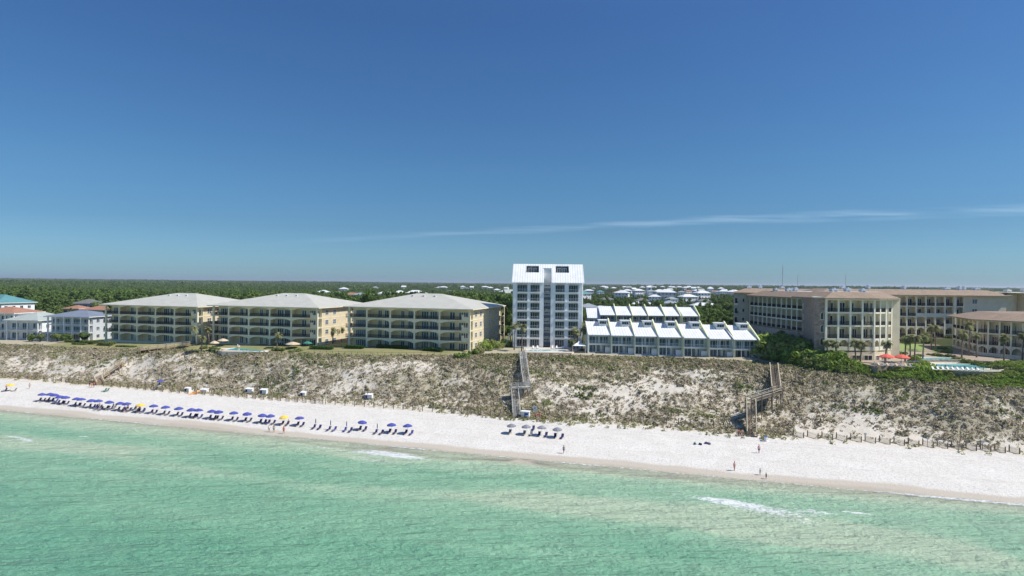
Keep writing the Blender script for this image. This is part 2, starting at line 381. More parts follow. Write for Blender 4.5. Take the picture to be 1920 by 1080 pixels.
wn = M(t, 'ADD', wet, M(t, 'MULTIPLY_ADD', noise(t, .12, 4), .5, -.25))
c = mix(t, ramp(t, wn, [(.36, (0,0,0)), (.58, (1,1,1))]), c, (.50,.45,.375))
c = mix(t, ramp(t, wn, [(.85, (0,0,0)), (1.0, (.8,.8,.8))]), c, (.42,.37,.30))
tr_ = M(t, 'MULTIPLY', attr(t, 'track').outputs['Fac'], ramp(t, noise(t, .7, 5, rough=.7), [(.35, (0,0,0)), (.6, (.6,.6,.6))]))
c = mix(t, tr_, c, (.45,.42,.37))
t.links.new(c, b.inputs['Base Color']); b.inputs['Roughness'].default_value = .9; b.inputs['Specular IOR Level'].default_value = .2
bump(t, b, mix(t, .5, n2, noise(t, 5, 3)), .8, .25)
MAT['sand'] = m
def wet_f(s, t): return 1 - sstep(117.2, 124.0, t + 1.8*(fbm(s/13, s*0, 3, 4) - .5))
TB = np.concatenate([np.arange(60, 108, 2.), np.arange(108, 142.01, .6)]); TB[-1] = 142.0
def track_f(s, t):
    w = 2.0 * (fbm(s/30, s*0, 3, 14) - .5); z = 0
    for t0, a, wd in ((136.4, .8, .35), (138.3, .8, .35), (126.2, .7, .4)): z = z + a * np.exp(-((t - t0 - w * (1 if t0 > 130 else 1.6)) / wd) ** 2)
    return z * np.clip(2.2 * fbm(s/25, s*0 + t0, 2, 33) - .5, 0, 1)
sheet('beach', SA, TB, height, MAT['sand'], {'wet': wet_f, 'track': track_f})
m, t, b = newmat('dune_ground')
c = ramp(t, noise(t, .5, 5), [(.3, (.55,.495,.41)), (.7, (.68,.63,.545))])
veg = attr(t, 'veg').outputs['Fac']
lit = M(t, 'ADD', veg, M(t, 'MULTIPLY_ADD', noise(t, 1.5, 6, rough=.75), 2.2, -1.1))
c = mix(t, ramp(t, lit, [(.46, (0,0,0)), (.62, (.85,.85,.85))]), c, mix(t, noise(t, .15, 3), (.38,.33,.26), (.36,.34,.21)))
t.links.new(c, b.inputs['Base Color']); b.inputs['Roughness'].default_value = .95; b.inputs['Specular IOR Level'].default_value = .1
bump(t, b, noise(t, 1.6, 6, rough=.7), .6, .35)
TD = np.arange(142.0, 190.01, .8)
sheet('dune', SA, TD, height, m, {'veg': veg_f})
m, t, b = newmat('upland_ground')
lawnc = mix(t, ramp(t, noise(t, .18, 5), [(.35, (0,0,0)), (.65, (1,1,1))]), (.25,.225,.115), (.17,.195,.075))
lawnc = mix(t, .25, lawnc, ramp(t, noise(t, 3, 3), [(.3, (.12,.14,.05)), (.7, (.32,.28,.16))]))
wood = ramp(t, noise(t, .06, 5), [(.35, (.035,.05,.022)), (.6, (.075,.085,.04)), (.78, (.26,.24,.19))])
c = mix(t, attr(t, 'lawn').outputs['Fac'], wood, lawnc)
t.links.new(c, b.inputs['Base Color']); b.inputs['Roughness'].default_value = .95; b.inputs['Specular IOR Level'].default_value = .1
bump(t, b, noise(t, .8, 4), .5, .3)
sheet('ground', SA, axis(190.0, 330, 2.5, 190, 15000, 1.1), height, m, {'lawn': lawn_f})
# the mown lawn strip in front of the condominiums, a sheet over the top of the dune
m, t, b = newmat('mown_lawn')
lawnc = mix(t, ramp(t, noise(t, .18, 5), [(.35, (0,0,0)), (.65, (1,1,1))]), (.30,.27,.14), (.20,.22,.085))
lawnc = mix(t, .3, lawnc, ramp(t, noise(t, 2.6, 4), [(.3, (.15,.16,.06)), (.7, (.37,.33,.19))]))
t.links.new(lawnc, b.inputs['Base Color']); b.inputs['Roughness'].default_value = .95; b.inputs['Specular IOR Level'].default_value = .1
bump(t, b, noise(t, 5, 3), .4, .06)
lv = []; lf = []
ls = np.arange(-231, -62.9, 1.5)
for i, s in enumerate(ls):
    t0 = float(crest(s)) + .3 + 1.3 * (float(fbm(s/6, 0., 3, 3)) - .3)
    if s > -70: t0 += (s + 70) * 1.3
    for k in range(13):
        tt_ = t0 + (190.0 - t0) * k / 12; x, y = st2xy(s, tt_); lv.append((x, y, float(height(s, tt_)) + .05 + .10 * (k > 0)))
    if i:
        for k in range(12): a = (i-1)*13 + k; lf.append((a, a+13, a+14, a+1))
me = bpy.data.meshes.new('lawn'); me.from_pydata(lv, [], lf); me.materials.append(m); put('lawn', me, kind='structure')

# ------------------------------------------------------------------ sea
def bar_f(s, t):                                     # sand bars (metres of shoaling)
    z = np.zeros_like(s)
    for s0, t0, ls_, lt, a, sl in ((-4, 96.0, 27, 6.5, 3.3, -.02), (24, 95.0, 20, 8.0, 3.2, -.12), (47, 90, 14, 5, 1.3, -.1), (-40, 93, 26, 4.0, 1.4, .12), (-60, 108.5, 11, 4.0, 1.2, -.10), (-40, 107, 12, 3.0, .55, -.1),
                                   (-130, 97, 24, 6.0, 2.4, .05), (-105, 84, 20, 3.5, 1.3, .02), (-30, 114, 60, 2.0, .6, 0), (-92, 92, 22, 3.2, 1.1, -.03), (30, 84, 24, 3.0, 1.1, -.08), (62, 84, 14, 6.5, 1.5, -.1), (-75, 74, 20, 3, .9, .05), (0, 78, 40, 2.2, .7, .03)):
        tt_ = t - t0 - sl * (s - s0) + 4.5 * (fbm(s/15, t/15, 3, 8) - .5)
        z = z + a * np.exp(-((s - s0) / ls_) ** 4 - (np.where(tt_ > 0, tt_ * 1.7, tt_) / lt) ** 2)
    return z
def depth_f(s, t):
    d = -height(s, t); d = np.where(t < 60, 5.5 + (60 - t) * .03, d)
    d = d - bar_f(s, t) + 2.6 * (fbm(s/34, t/6.5, 4, 61) - .5) * sstep(2, 12, 118 - t) + .5 * (fbm(s/6, t/3, 3, 62) - .5) * sstep(2, 12, 118 - t)
    return np.where(t < 112, np.clip(d, .95, 12), np.clip(d, -.3, 12))
def foam_f(s, t):
    z = np.zeros_like(s)
    for px, py, ls_, lt, a in ((715, 851, 9, 1.6, .95), (690, 862, 8, 2.0, .55), (600, 838, 5, .6, .6), (765, 857, 5, .9, .8), (1300, 932, 5, .5, .85), (1362, 938, 3.5, .6, 1), (1410, 955, 9, 2.0, .40), (1500, 978, 6, 1.6, .50), (1475, 962, 9, 1.6, .42),
                               (1535, 960, 3.5, .7, .95), (1610, 963, 2.4, .45, 1.3), (30, 820, 4.5, .6, 1), (52, 826, 3, .9, .9), (158, 819, 2.2, .35, 1.2), (1380, 944, 6, 1.0, .8), (1490, 948, 5, .5, .7)):
        p = at_z(px, py, 0); s0, t0 = xy2st(p.x, p.y)
        z = z + a * np.exp(-((s - s0) / ls_) ** 2 - ((t - t0 + .04 * (s - s0)) / lt) ** 2)
    d = -height(s, t)
    swash = np.exp(-((d - .12) / .15) ** 2) * (0.62 + .5 * sstep(28, 48, s) + .6 * (fbm(s/9, s*0, 2, 66) - .5))
    swash = swash + np.exp(-((d - .75 - .3*fbm(s/11, s*0, 2, 68)) / .10) ** 2) * np.clip(1.6 * (fbm(s/14, s*0, 2, 67) - .45), 0, .8)
    return np.clip(z + swash, 0, 1.5)
m, t, b = newmat('sea_water')
d = attr(t, 'depth').outputs['Fac']; dd = M(t, 'DIVIDE', d, 8.0)
c = ramp(t, dd, [(0.0, (.66,.62,.49)), (.07, (.62,.67,.50)), (.13, (.55,.66,.48)), (.25, (.36,.58,.40)), (.42, (.235,.49,.325)), (.62, (.155,.41,.27)), (.95, (.065,.27,.19))])
c = mix(t, .3, c, mix(t, noise(t, .09, 4, stretch=(1, 2.2, 1)), (.09,.32,.18), (.36,.54,.35)))
fo = attr(t, 'foam').outputs['Fac']
fn = M(t, 'ADD', M(t, 'MULTIPLY', fo, 1.0), M(t, 'MULTIPLY_ADD', noise(t, .9, 6, rough=.75, stretch=(1, 2.2, 1)), 2.4, -1.35))
fmask = ramp(t, fn, [(.42, (0,0,0)), (.60, (.92,.92,.92))])
c = mix(t, fmask, c, (.80,.83,.82))
t.links.new(c, b.inputs['Base Color'])
ro = N(t, 'ShaderNodeMath', operation='MULTIPLY_ADD'); t.links.new(fmask, ro.inputs[0]); ro.inputs[1].default_value = .6; ro.inputs[2].default_value = .2; t.links.new(ro.outputs[0], b.inputs['Roughness'])
b.inputs['IOR'].default_value = 1.33
w1 = noise(t, .62, 4, rough=.6, stretch=(.75, 1.5, 1)); w2 = noise(t, 1.6, 4, rough=.7, stretch=(.8, 1.4, 1)); w3 = noise(t, .15, 4, rough=.6, stretch=(.5, 2.6, 1))
hsum = M(t, 'ADD', M(t, 'MULTIPLY', w1, .55), M(t, 'ADD', M(t, 'MULTIPLY', w2, .38), M(t, 'MULTIPLY', w3, 2.0)))
bump(t, b, hsum, 1.0, 1.5)
al = ramp(t, d, [(.02, (.0,.0,.0)), (.16, (.55,.55,.55)), (.75, (1,1,1))])
al = mix(t, 1, al, fmask, 'LIGHTEN'); t.links.new(al, b.inputs['Alpha'])
SS = axis(-240, 130, 1.2, -14000, 14000)
TS = np.concatenate([axis(66, 100, .9, -14000, 67, 1.15)[:-1], np.arange(99, 107.9, .9), np.arange(108, 120.4, .4)])
sheet('sea', SS, TS, lambda s, t: 0.0 * s + .34 * (fbm(s/14, t/3.5, 3, 71) - .5) * (1 - sstep(108, 114, t)) * sstep(20, 60, t), m, {'depth': depth_f, 'foam': foam_f})

# ------------------------------------------------------------------ foliage clumps (leaf-sized faces)
def leaf_cloud(n, size, shape, rng, squash=1.0):
    """n quads spread through a volume given by shape(rng)->points"""
    p = shape(n, rng); out_v = np.empty((n, 4, 3)); nr = rng.normal(size=(n, 3)); nr /= np.linalg.norm(nr, axis=1)[:, None]
    if isinstance(p, tuple): p, d0 = p; nr = d0 + .55*nr; nr /= np.linalg.norm(nr, axis=1)[:, None]
    r = rng.normal(size=(n, 3)); a = np.cross(nr, r); a /= np.linalg.norm(a, axis=1)[:, None]; b_ = np.cross(nr, a)
    sz = size * rng.uniform(.6, 1.35, n)[:, None]
    a = a * sz; b_ = b_ * sz * rng.uniform(.45, .8, n)[:, None]
    out_v[:, 0] = p - a - b_*.6; out_v[:, 1] = p + a*.2 - b_; out_v[:, 2] = p + a + b_*.3; out_v[:, 3] = p - a*.1 + b_
    return out_v
def quads_mesh(name, q, mat):
    n = len(q); me = bpy.data.meshes.new(name); me.vertices.add(n*4); me.vertices.foreach_set('co', q.reshape(-1).astype(np.float32))
    me.loops.add(n*4); me.loops.foreach_set('vertex_index', np.arange(n*4, dtype=np.int32)); me.polygons.add(n)
    me.polygons.foreach_set('loop_start', np.arange(0, n*4, 4, dtype=np.int32)); me.polygons.foreach_set('loop_total', np.full(n, 4, np.int32))
    me.update(calc_edges=True); me.materials.append(mat); return me
def clump_shape(centers, radii):
    def f(n, rng):
        k = rng.integers(0, len(centers), n); d = rng.normal(size=(n, 3)); d /= np.linalg.norm(d, axis=1)[:, None]
        r = rng.uniform(.55, 1, n)[:, None] ** .6
        return centers[k] + d * r * radii[k], d
    return f
def crown_quads(rng, h, w, n, size, kind='broad'):
    nc = 9 if kind == 'broad' else 8; cs = []; rs = []
    for i in range(nc):
        if kind == 'broad':
            a = rng.uniform(0, 6.28); rr = w * .5 * rng.uniform(.1, .62); z = h * rng.uniform(.42, .82)
            q = w * rng.uniform(.16, .30); cs.append((rr*math.cos(a), rr*math.sin(a), z)); rs.append((q, q, q*.72))
        else:
            z = h * (.35 + .58 * i / nc); taper = 1 - .72 * (i / nc); a = rng.uniform(0, 6.28); rr = w * .33 * taper * rng.uniform(.2, 1)
            q = w * rng.uniform(.18, .32) * taper + .25; cs.append((rr*math.cos(a), rr*math.sin(a), z)); rs.append((q, q, q*.55))
    return leaf_cloud(n, size, clump_shape(np.array(cs), np.array(rs)), rng)
def trunk_mb(rng, h, r, n=5, limbs=4):
    mb = MB(); mb.tube([(0,0,-.5), (rng.uniform(-.2,.2), rng.uniform(-.2,.2), h*.35), (rng.uniform(-.4,.4), rng.uniform(-.4,.4), h*.78)], [r, r*.75, r*.3], n)
    for i in range(limbs):
        a = rng.uniform(0, 6.28); z0 = h*rng.uniform(.3, .55); L = h*rng.uniform(.16, .26)
        mb.tube([(0,0,z0), (L*math.cos(a), L*math.sin(a), z0+L*.8)], [r*.4, r*.15], 4)
    return mb
def join_quads_trunk(name, q, mb, leaf, bark):
    me = bpy.data.meshes.new(name); b0 = len(mb.v)
    v = list(mb.v) + [tuple(p) for p in q.reshape(-1, 3)]; f = list(mb.f) + [(b0+4*i, b0+4*i+1, b0+4*i+2, b0+4*i+3) for i in range(len(q))]
    me.from_pydata(v, [], f); me.materials.append(leaf); me.materials.append(bark)
    mi = [1]*len(mb.f) + [0]*len(q); me.polygons.foreach_set('material_index', mi); me.update(); return me

def scatter(name, variants, pts, scl, label, cat, mat=None):
    """one object whose node group stands the variants on its points"""
    me = bpy.data.meshes.new(name); me.vertices.add(len(pts)); me.vertices.foreach_set('co', np.asarray(pts, np.float32).ravel())
    a = me.attributes.new('scl', 'FLOAT', 'POINT'); a.data.foreach_set('value', np.asarray(scl, np.float32))
    a = me.attributes.new('rot', 'FLOAT', 'POINT'); a.data.foreach_set('value', RNG.uniform(0, 6.28, len(pts)).astype(np.float32))
    o = put(name, me, kind='stuff', label=label, category=cat)
    coll = bpy.data.collections.new(name + '_kinds')
    for k, v in enumerate(variants): coll.objects.link(bpy.data.objects.new(name + '_kind', v))
    g = bpy.data.node_groups.new(name, 'GeometryNodeTree')
    g.interface.new_socket('Geometry', in_out='INPUT', socket_type='NodeSocketGeometry'); g.interface.new_socket('Geometry', in_out='OUTPUT', socket_type='NodeSocketGeometry')
    gi = g.nodes.new('NodeGroupInput'); go = g.nodes.new('NodeGroupOutput')
    ci = g.nodes.new('GeometryNodeCollectionInfo'); ci.inputs['Collection'].default_value = coll; ci.inputs['Separate Children'].default_value = True; ci.inputs['Reset Children'].default_value = True
    ip = g.nodes.new('GeometryNodeInstanceOnPoints'); ip.inputs['Pick Instance'].default_value = True
    na = g.nodes.new('GeometryNodeInputNamedAttribute'); na.data_type = 'FLOAT'; na.inputs[0].default_value = 'scl'
    nb = g.nodes.new('GeometryNodeInputNamedAttribute'); nb.data_type = 'FLOAT'; nb.inputs[0].default_value = 'rot'
    cx = g.nodes.new('ShaderNodeCombineXYZ'); L = g.links.new
    L(gi.outputs[0], ip.inputs['Points']); L(ci.outputs[0], ip.inputs['Instance']); L(na.outputs[0], ip.inputs['Scale'])
    L(nb.outputs[0], cx.inputs[2]); L(cx.outputs[0], ip.inputs['Rotation']); L(ip.outputs[0], go.inputs[0])
    md = o.modifiers.new('scatter', 'NODES'); md.node_group = g
    return o

# ---- dune scrub: thousands of low plants, each a handful of leaf faces
def dome(w, h):
    def f(n, rng):
        a = rng.uniform(0, 6.28, n); r = np.sqrt(rng.uniform(0, 1, n)); z = rng.uniform(0.1, 1, n) * np.sqrt(1 - r*r*.8)
        d = np.stack([r*np.cos(a), r*np.sin(a), .25+z], -1)
        return np.stack([w*r*np.cos(a), w*r*np.sin(a), h*z], -1), d/np.linalg.norm(d, axis=1)[:, None]
    return f
def plant_field(name, n, accept, sizes, quads, leaf, mat, label, smin=-330, smax=110, tmin=138, tmax=187, hh=.55):
    rng = np.random.default_rng(len(name)*7 + n)
    s = rng.uniform(smin, smax, n); t_ = rng.uniform(tmin, tmax, n); keep = accept(s, t_, rng); s, t_ = s[keep], t_[keep]
    z = height(s, t_); x, y = st2xy(s, t_); sc = rng.uniform(*sizes, len(s)); nv = 6
    var = [leaf_cloud(quads, leaf, dome(.5, hh), np.random.default_rng(100 + i)) for i in range(nv)]
    idx = rng.integers(0, nv, len(s)); ang = rng.uniform(0, 6.28, len(s)); out = []
    V = np.stack(var)[idx]; ca, sa = np.cos(ang)[:, None, None], np.sin(ang)[:, None, None]
    X = V[..., 0]*ca - V[..., 1]*sa; Y = V[..., 0]*sa + V[..., 1]*ca; Z = V[..., 2]
    sc3 = sc[:, None, None]
    Q = np.stack([X*sc3 + x[:, None, None], Y*sc3 + y[:, None, None], Z*sc3 + z[:, None, None] - .04], -1).reshape(-1, 4, 3)
    return put(name, quads_mesh(name, Q, mat), kind='stuff', label=label, category='dune plants')
def ok_path(s, t_):                                  # nothing grows through the stair foots or the lawn
    return np.ones_like(s, bool)
def acc_main(s, t_, rng):
    lawn = (t_ > crest(s)+.5) & (s < -62) & (s > -231)
    return (rng.uniform(0, 1, len(s)) < veg_f(s, t_)*1.0 + .05 * (t_ > 145)) & ~lawn & (t_ < crest(s) + 3)
plant_field('dune_scrub', 88000, acc_main, (.4, 1.15), 10, .19, LEAF['dune'], 'dry grey brown scrub covering the sandy dune face')
plant_field('dune_scrub_dark', 9000, acc_main, (.7, 1.6), 14, .22, LEAF['dune_dark'], 'darker woody scrub clumps dotted over the dune face')
def acc_oats(s, t_, rng):
    f = (t_ - footline(s))/(crest(s)-footline(s)); g = np.interp(f, [-.09, -.02, .04, .12, .2, .6, .8, .95, 1.05], [0, .55, .85, .35, .08, .12, .6, .9, .9])
    g = np.where((s > 26) & (f < .5), g*.12, g) * np.clip(1.6*fbm(s/7, t_/5, 3, 91)-.2, 0, 1)
    lawn = (t_ > crest(s)+.3) & (s < -62) & (s > -231)
    return (rng.uniform(0, 1, len(s)) < g) & ~lawn & (t_ < crest(s)+3)
plant_field('dune_grass', 42000, acc_oats, (.5, 1.3), 11, .22, LEAF['oats'], 'yellow green dune grass along the foot and crest of the dune', hh=.7)
def acc_green(s, t_, rng):
    n = fbm(s/8, t_/4, 2, 123); f = (t_ - footline(s))/(crest(s)-footline(s))
    lawn = (t_ > crest(s)-.5) & (s < -62) & (s > -231)
    thr = np.where(f > .88, .55, .70)
    return (n > thr) & (f > np.where(s > 24, .38, .05)) & (f < 1.05) & ~lawn & (rng.uniform(0,1,len(s)) < .8)
plant_field('green_scrub', 26000, acc_green, (.7, 1.6), 12, .2, LEAF['green'], 'low green scrub patches growing on the dune')

# ---- woodland behind the buildings, reading as one mass to the horizon
rngf = np.random.default_rng(5)
near_kinds, mid_kinds, far_kinds = [], [], []
for i in range(5):
    k = 'broad' if i % 2 == 0 else 'pine'; h = 9.0 + i*1.2
    near_kinds.append(join_quads_trunk('tree_kind', crown_quads(rngf, h, 7.0 if k == 'broad' else 5.5, 520, .42, k), trunk_mb(rngf, h, .2), LEAF['forest'], MAT['trunk']))
for i in range(4):
    k = 'broad' if i % 2 == 0 else 'pine'; h = 10
    mid_kinds.append(join_quads_trunk('tree_kind', crown_quads(rngf, h, 7.5 if k == 'broad' else 5.5, 150, .85, k), trunk_mb(rngf, h, .2, 4, 0), LEAF['forest'], MAT['trunk']))
for i in range(4):
    qs = []
    for j in range(9):
        q = crown_quads(rngf, 10*rngf.uniform(.75, 1.2), 8, 34, 1.8, 'broad' if j % 2 else 'pine'); q = q + np.array([rngf.uniform(-14, 14), rngf.uniform(-14, 14), 0]); qs.append(q)
    far_kinds.append(quads_mesh('tree_cluster', np.concatenate(qs), LEAF['forest']))
BLOCKED = []                                         # (x, y, radius) kept free of trees, filled from the plots of houses

# ------------------------------------------------------------------ building pieces
CACHE = {}
def cached(key, fn):
    if key not in CACHE: CACHE[key] = fn()
    return CACHE[key]
def loc_rot(ox, oy, rz, x, y): return (ox + x*math.cos(rz) - y*math.sin(rz), oy + x*math.sin(rz) + y*math.cos(rz))
def window(parent, loc, w, h, n=2, rz=0, frame='white_trim', glass='glass', name='window', arch=False, rows=1, fw=.09):
    """n lights side by side; frame stands 9 cm proud of the wall, pane behind it; origin bottom centre, facing -y"""
    w, h = round(w, 2), round(h, 2)
    def fr():
        mb = MB(); d = -.09; pts = None
        if arch:
            k = 10; r = w/2; hb = h - r
            outer = [(-r, hb)] + [(-r*math.cos(math.pi*i/k), hb + r*math.sin(math.pi*i/k)) for i in range(1, k)] + [(r, hb)]
            for i in range(len(outer)-1): mb.bar((outer[i][0], d/2, outer[i][1]), (outer[i+1][0], d/2, outer[i+1][1]), fw, .09, (0,1,0))
            mb.box(-r-fw/2, -r+fw/2, d, 0, 0, hb); mb.box(r-fw/2, r+fw/2, d, 0, 0, hb)
        else:
            mb.box(-w/2, w/2, d, 0, h-fw, h)
            mb.box(-w/2, -w/2+fw, d, 0, fw, h-fw); mb.box(w/2-fw, w/2, d, 0, fw, h-fw)
        mb.box(-w/2, w/2, d-.03, 0, 0, fw)
        for i in range(1, n): x = -w/2 + w*i/n; mb.box(x-fw/2, x+fw/2, d+.003, 0, fw, h - (fw if not arch else w*.12))
        for j in range(1, rows): z = h*j/rows; mb.box(-w/2+fw, w/2-fw, d+.02, 0, z-.03, z+.03)
        return mb.mesh('window_frame', MAT[frame])
    def pn():
        mb = MB()
        if arch:
            k = 10; r = w/2-.03; hb = h - w/2
            p = [(-r, -.02, .05), (r, -.02, .05)] + [(r*math.cos(math.pi*i/k), -.02, hb + r*math.sin(math.pi*i/k)) for i in range(0, k+1)]
            mb.extrude(p, (0, .015, 0))
        else: mb.box(-w/2+.03, w/2-.03, -.03, -.005, .03, h-.03)
        return mb.mesh('pane', MAT[glass])
    o = put(name, cached(('wf', w, h, n, frame, arch, rows, fw), fr), parent, loc, rz)
    put('pane', cached(('wp', w, h, glass, arch), pn), o)
    return o
def railing(parent, loc, L, h=1.05, rz=0, mat='dark_metal', sp=.12, name='railing', bw=.04, solid=False):
    L = round(L, 1)
    def fn():
        mb = MB(); mb.box(0, L, -.03, .03, h-.06, h); mb.box(0, L, -.02, .02, .06, .10)
        if solid: mb.box(0.02, L-.02, -.012, .012, .12, h-.1)
        n = max(2, int(L/sp))
        for i in range(n+1):
            x = L*i/n; mb.box(x-bw/2, x+bw/2, -bw/2, bw/2, .1, h-.06) if i % 8 else mb.box(x-.03, x+.03, -.025, .025, 0, h-.062)
        return mb.mesh('railing', MAT[mat])
    return put(name, cached(('rl', L, h, mat, sp, solid), fn), parent, loc, rz)
def boxpart(name, parent, x0, x1, y0, y1, z0, z1, mat, loc=(0,0,0), rz=0):
    return MB().box(x0, x1, y0, y1, z0, z1).obj(name, MAT[mat], parent, loc=loc, rz=rz)
def arch_panel(parent, x0, x1, ztop, zspring, rise, th, mat, loc, rz, half=None, name='arch'):
    """infill between a beam and a segmental arch below it"""
    w = round(x1-x0, 2); hz = round(ztop-zspring, 2)
    def fn():
        mb = MB(); k = 12
        for i in range(k):
            def zz(u):
                if half == 'left': u = u*.5
                return hz*-1 + rise*math.sin(math.pi*min(max(u, 0), 1))**.75
            a, b_ = i/k, (i+1)/k
            p = [(w*a, 0, zz(a)), (w*b_, 0, zz(b_)), (w*b_, 0, 0), (w*a, 0, 0)]
            mb.extrude(p, (0, th, 0))
        return mb.mesh('arch', MAT[mat])
    return put(name, cached(('ar', w, hz, rise, th, mat, half), fn), parent, loc, rz)
def hiproof(parent, x0, x1, y0, y1, z, rise, over, mat, inset=None, fascia='white_trim', name='roof', fth=.28):
    X0, X1, Y0, Y1 = x0-over, x1+over, y0-over, y1+over; i = inset if inset else min(X1-X0, Y1-Y0)/2
    mb = MB(); z1 = z+rise
    a = [(X0,Y0,z),(X1,Y0,z),(X1,Y1,z),(X0,Y1,z)]; e = .004
    b_ = [(X0+i,Y0+i,z1),(X1-i,Y0+i,z1),(X1-i,Y1-i-e,z1),(X0+i,Y1-i-e,z1)] if inset or (X1-X0) > (Y1-Y0) else [(X0+i,Y0+i,z1),(X1-i-e,Y0+i,z1),(X1-i-e,Y1-i,z1),(X0+i,Y1-i,z1)]
    mb.poly(a+b_, [(0,1,5,4),(1,2,6,5),(2,3,7,6),(3,0,4,7),(4,5,6,7),(0,3,2,1)])
    o = mb.obj(name, MAT[mat], parent)
    boxpart('fascia', parent, X0+.02, X1-.02, Y0+.02, Y1-.02, z-fth, z-.003, fascia)
    return o
def facade(root, ox, oy, rz, xs, zs, ztop, depth, colw, slabh, wallm, trimm, doorfn, rail='dark_metal', railh=1.05, archfloors=(), parapet=(), norail=(), colname='column', backwall=True, sideparts=True):
    """open galleries: columns, floor slabs, rails and back wall at the given column lines xs and floor levels zs"""
    P = lambda x, y, z: (*loc_rot(ox, oy, rz, x, y), z)
    z0 = zs[0]; H = ztop - z0
    cm = cached(('col', colw, round(H, 2), trimm), lambda: MB().box(-colw/2, colw/2, 0, colw*1.05, 0, H).mesh('column', MAT[trimm]))
    for x in xs: put(colname, cm, root, P(x, -.04, z0), rz)
    if sideparts:
        fm = cached(('part', round(depth, 2), round(H, 2), wallm), lambda: MB().box(-.1, .1, colw, depth, 0, H-.02).mesh('partition', MAT[wallm]))
        for x in xs[1:-1]: put('partition', fm, root, P(x, 0, z0), rz)
    L = xs[-1]-xs[0]
    for k, z in enumerate(zs[1:] + [ztop]):
        sm = cached(('slab', round(L, 2), round(depth, 2), slabh, trimm), lambda: MB().box(0, L, .02, depth, -slabh, 0).mesh('floor_slab', MAT[trimm]))
        put('floor_slab', sm, root, P(xs[0], 0, z), rz)
    if backwall: boxpart('back_wall', root, 0, L, depth, depth+.3, 0, H, wallm, P(xs[0], 0, z0), rz)
    for fi, z in enumerate(zs):
        zt = (zs[1:]+[ztop])[fi]
        for bi in range(len(xs)-1):
            a, b_ = xs[bi]+colw/2, xs[bi+1]-colw/2
            if fi in archfloors: arch_panel(root, a, b_, zt-slabh, zt-slabh-min(1.1, (b_-a)*.5), min(1.05, (b_-a)*.48), .35, trimm, P(a, .04, zt-slabh-.003), rz)
            if (fi, bi) in parapet or fi in parapet: boxpart('parapet', root, a, b_, .05, .25, .02, railh, trimm, P(0, 0, z), rz)
            elif fi not in norail: railing(root, P(a, .08, z+.005), b_-a, railh, rz, rail)
            doorfn(P, rz, fi, bi, a, b_, z, zt-slabh)

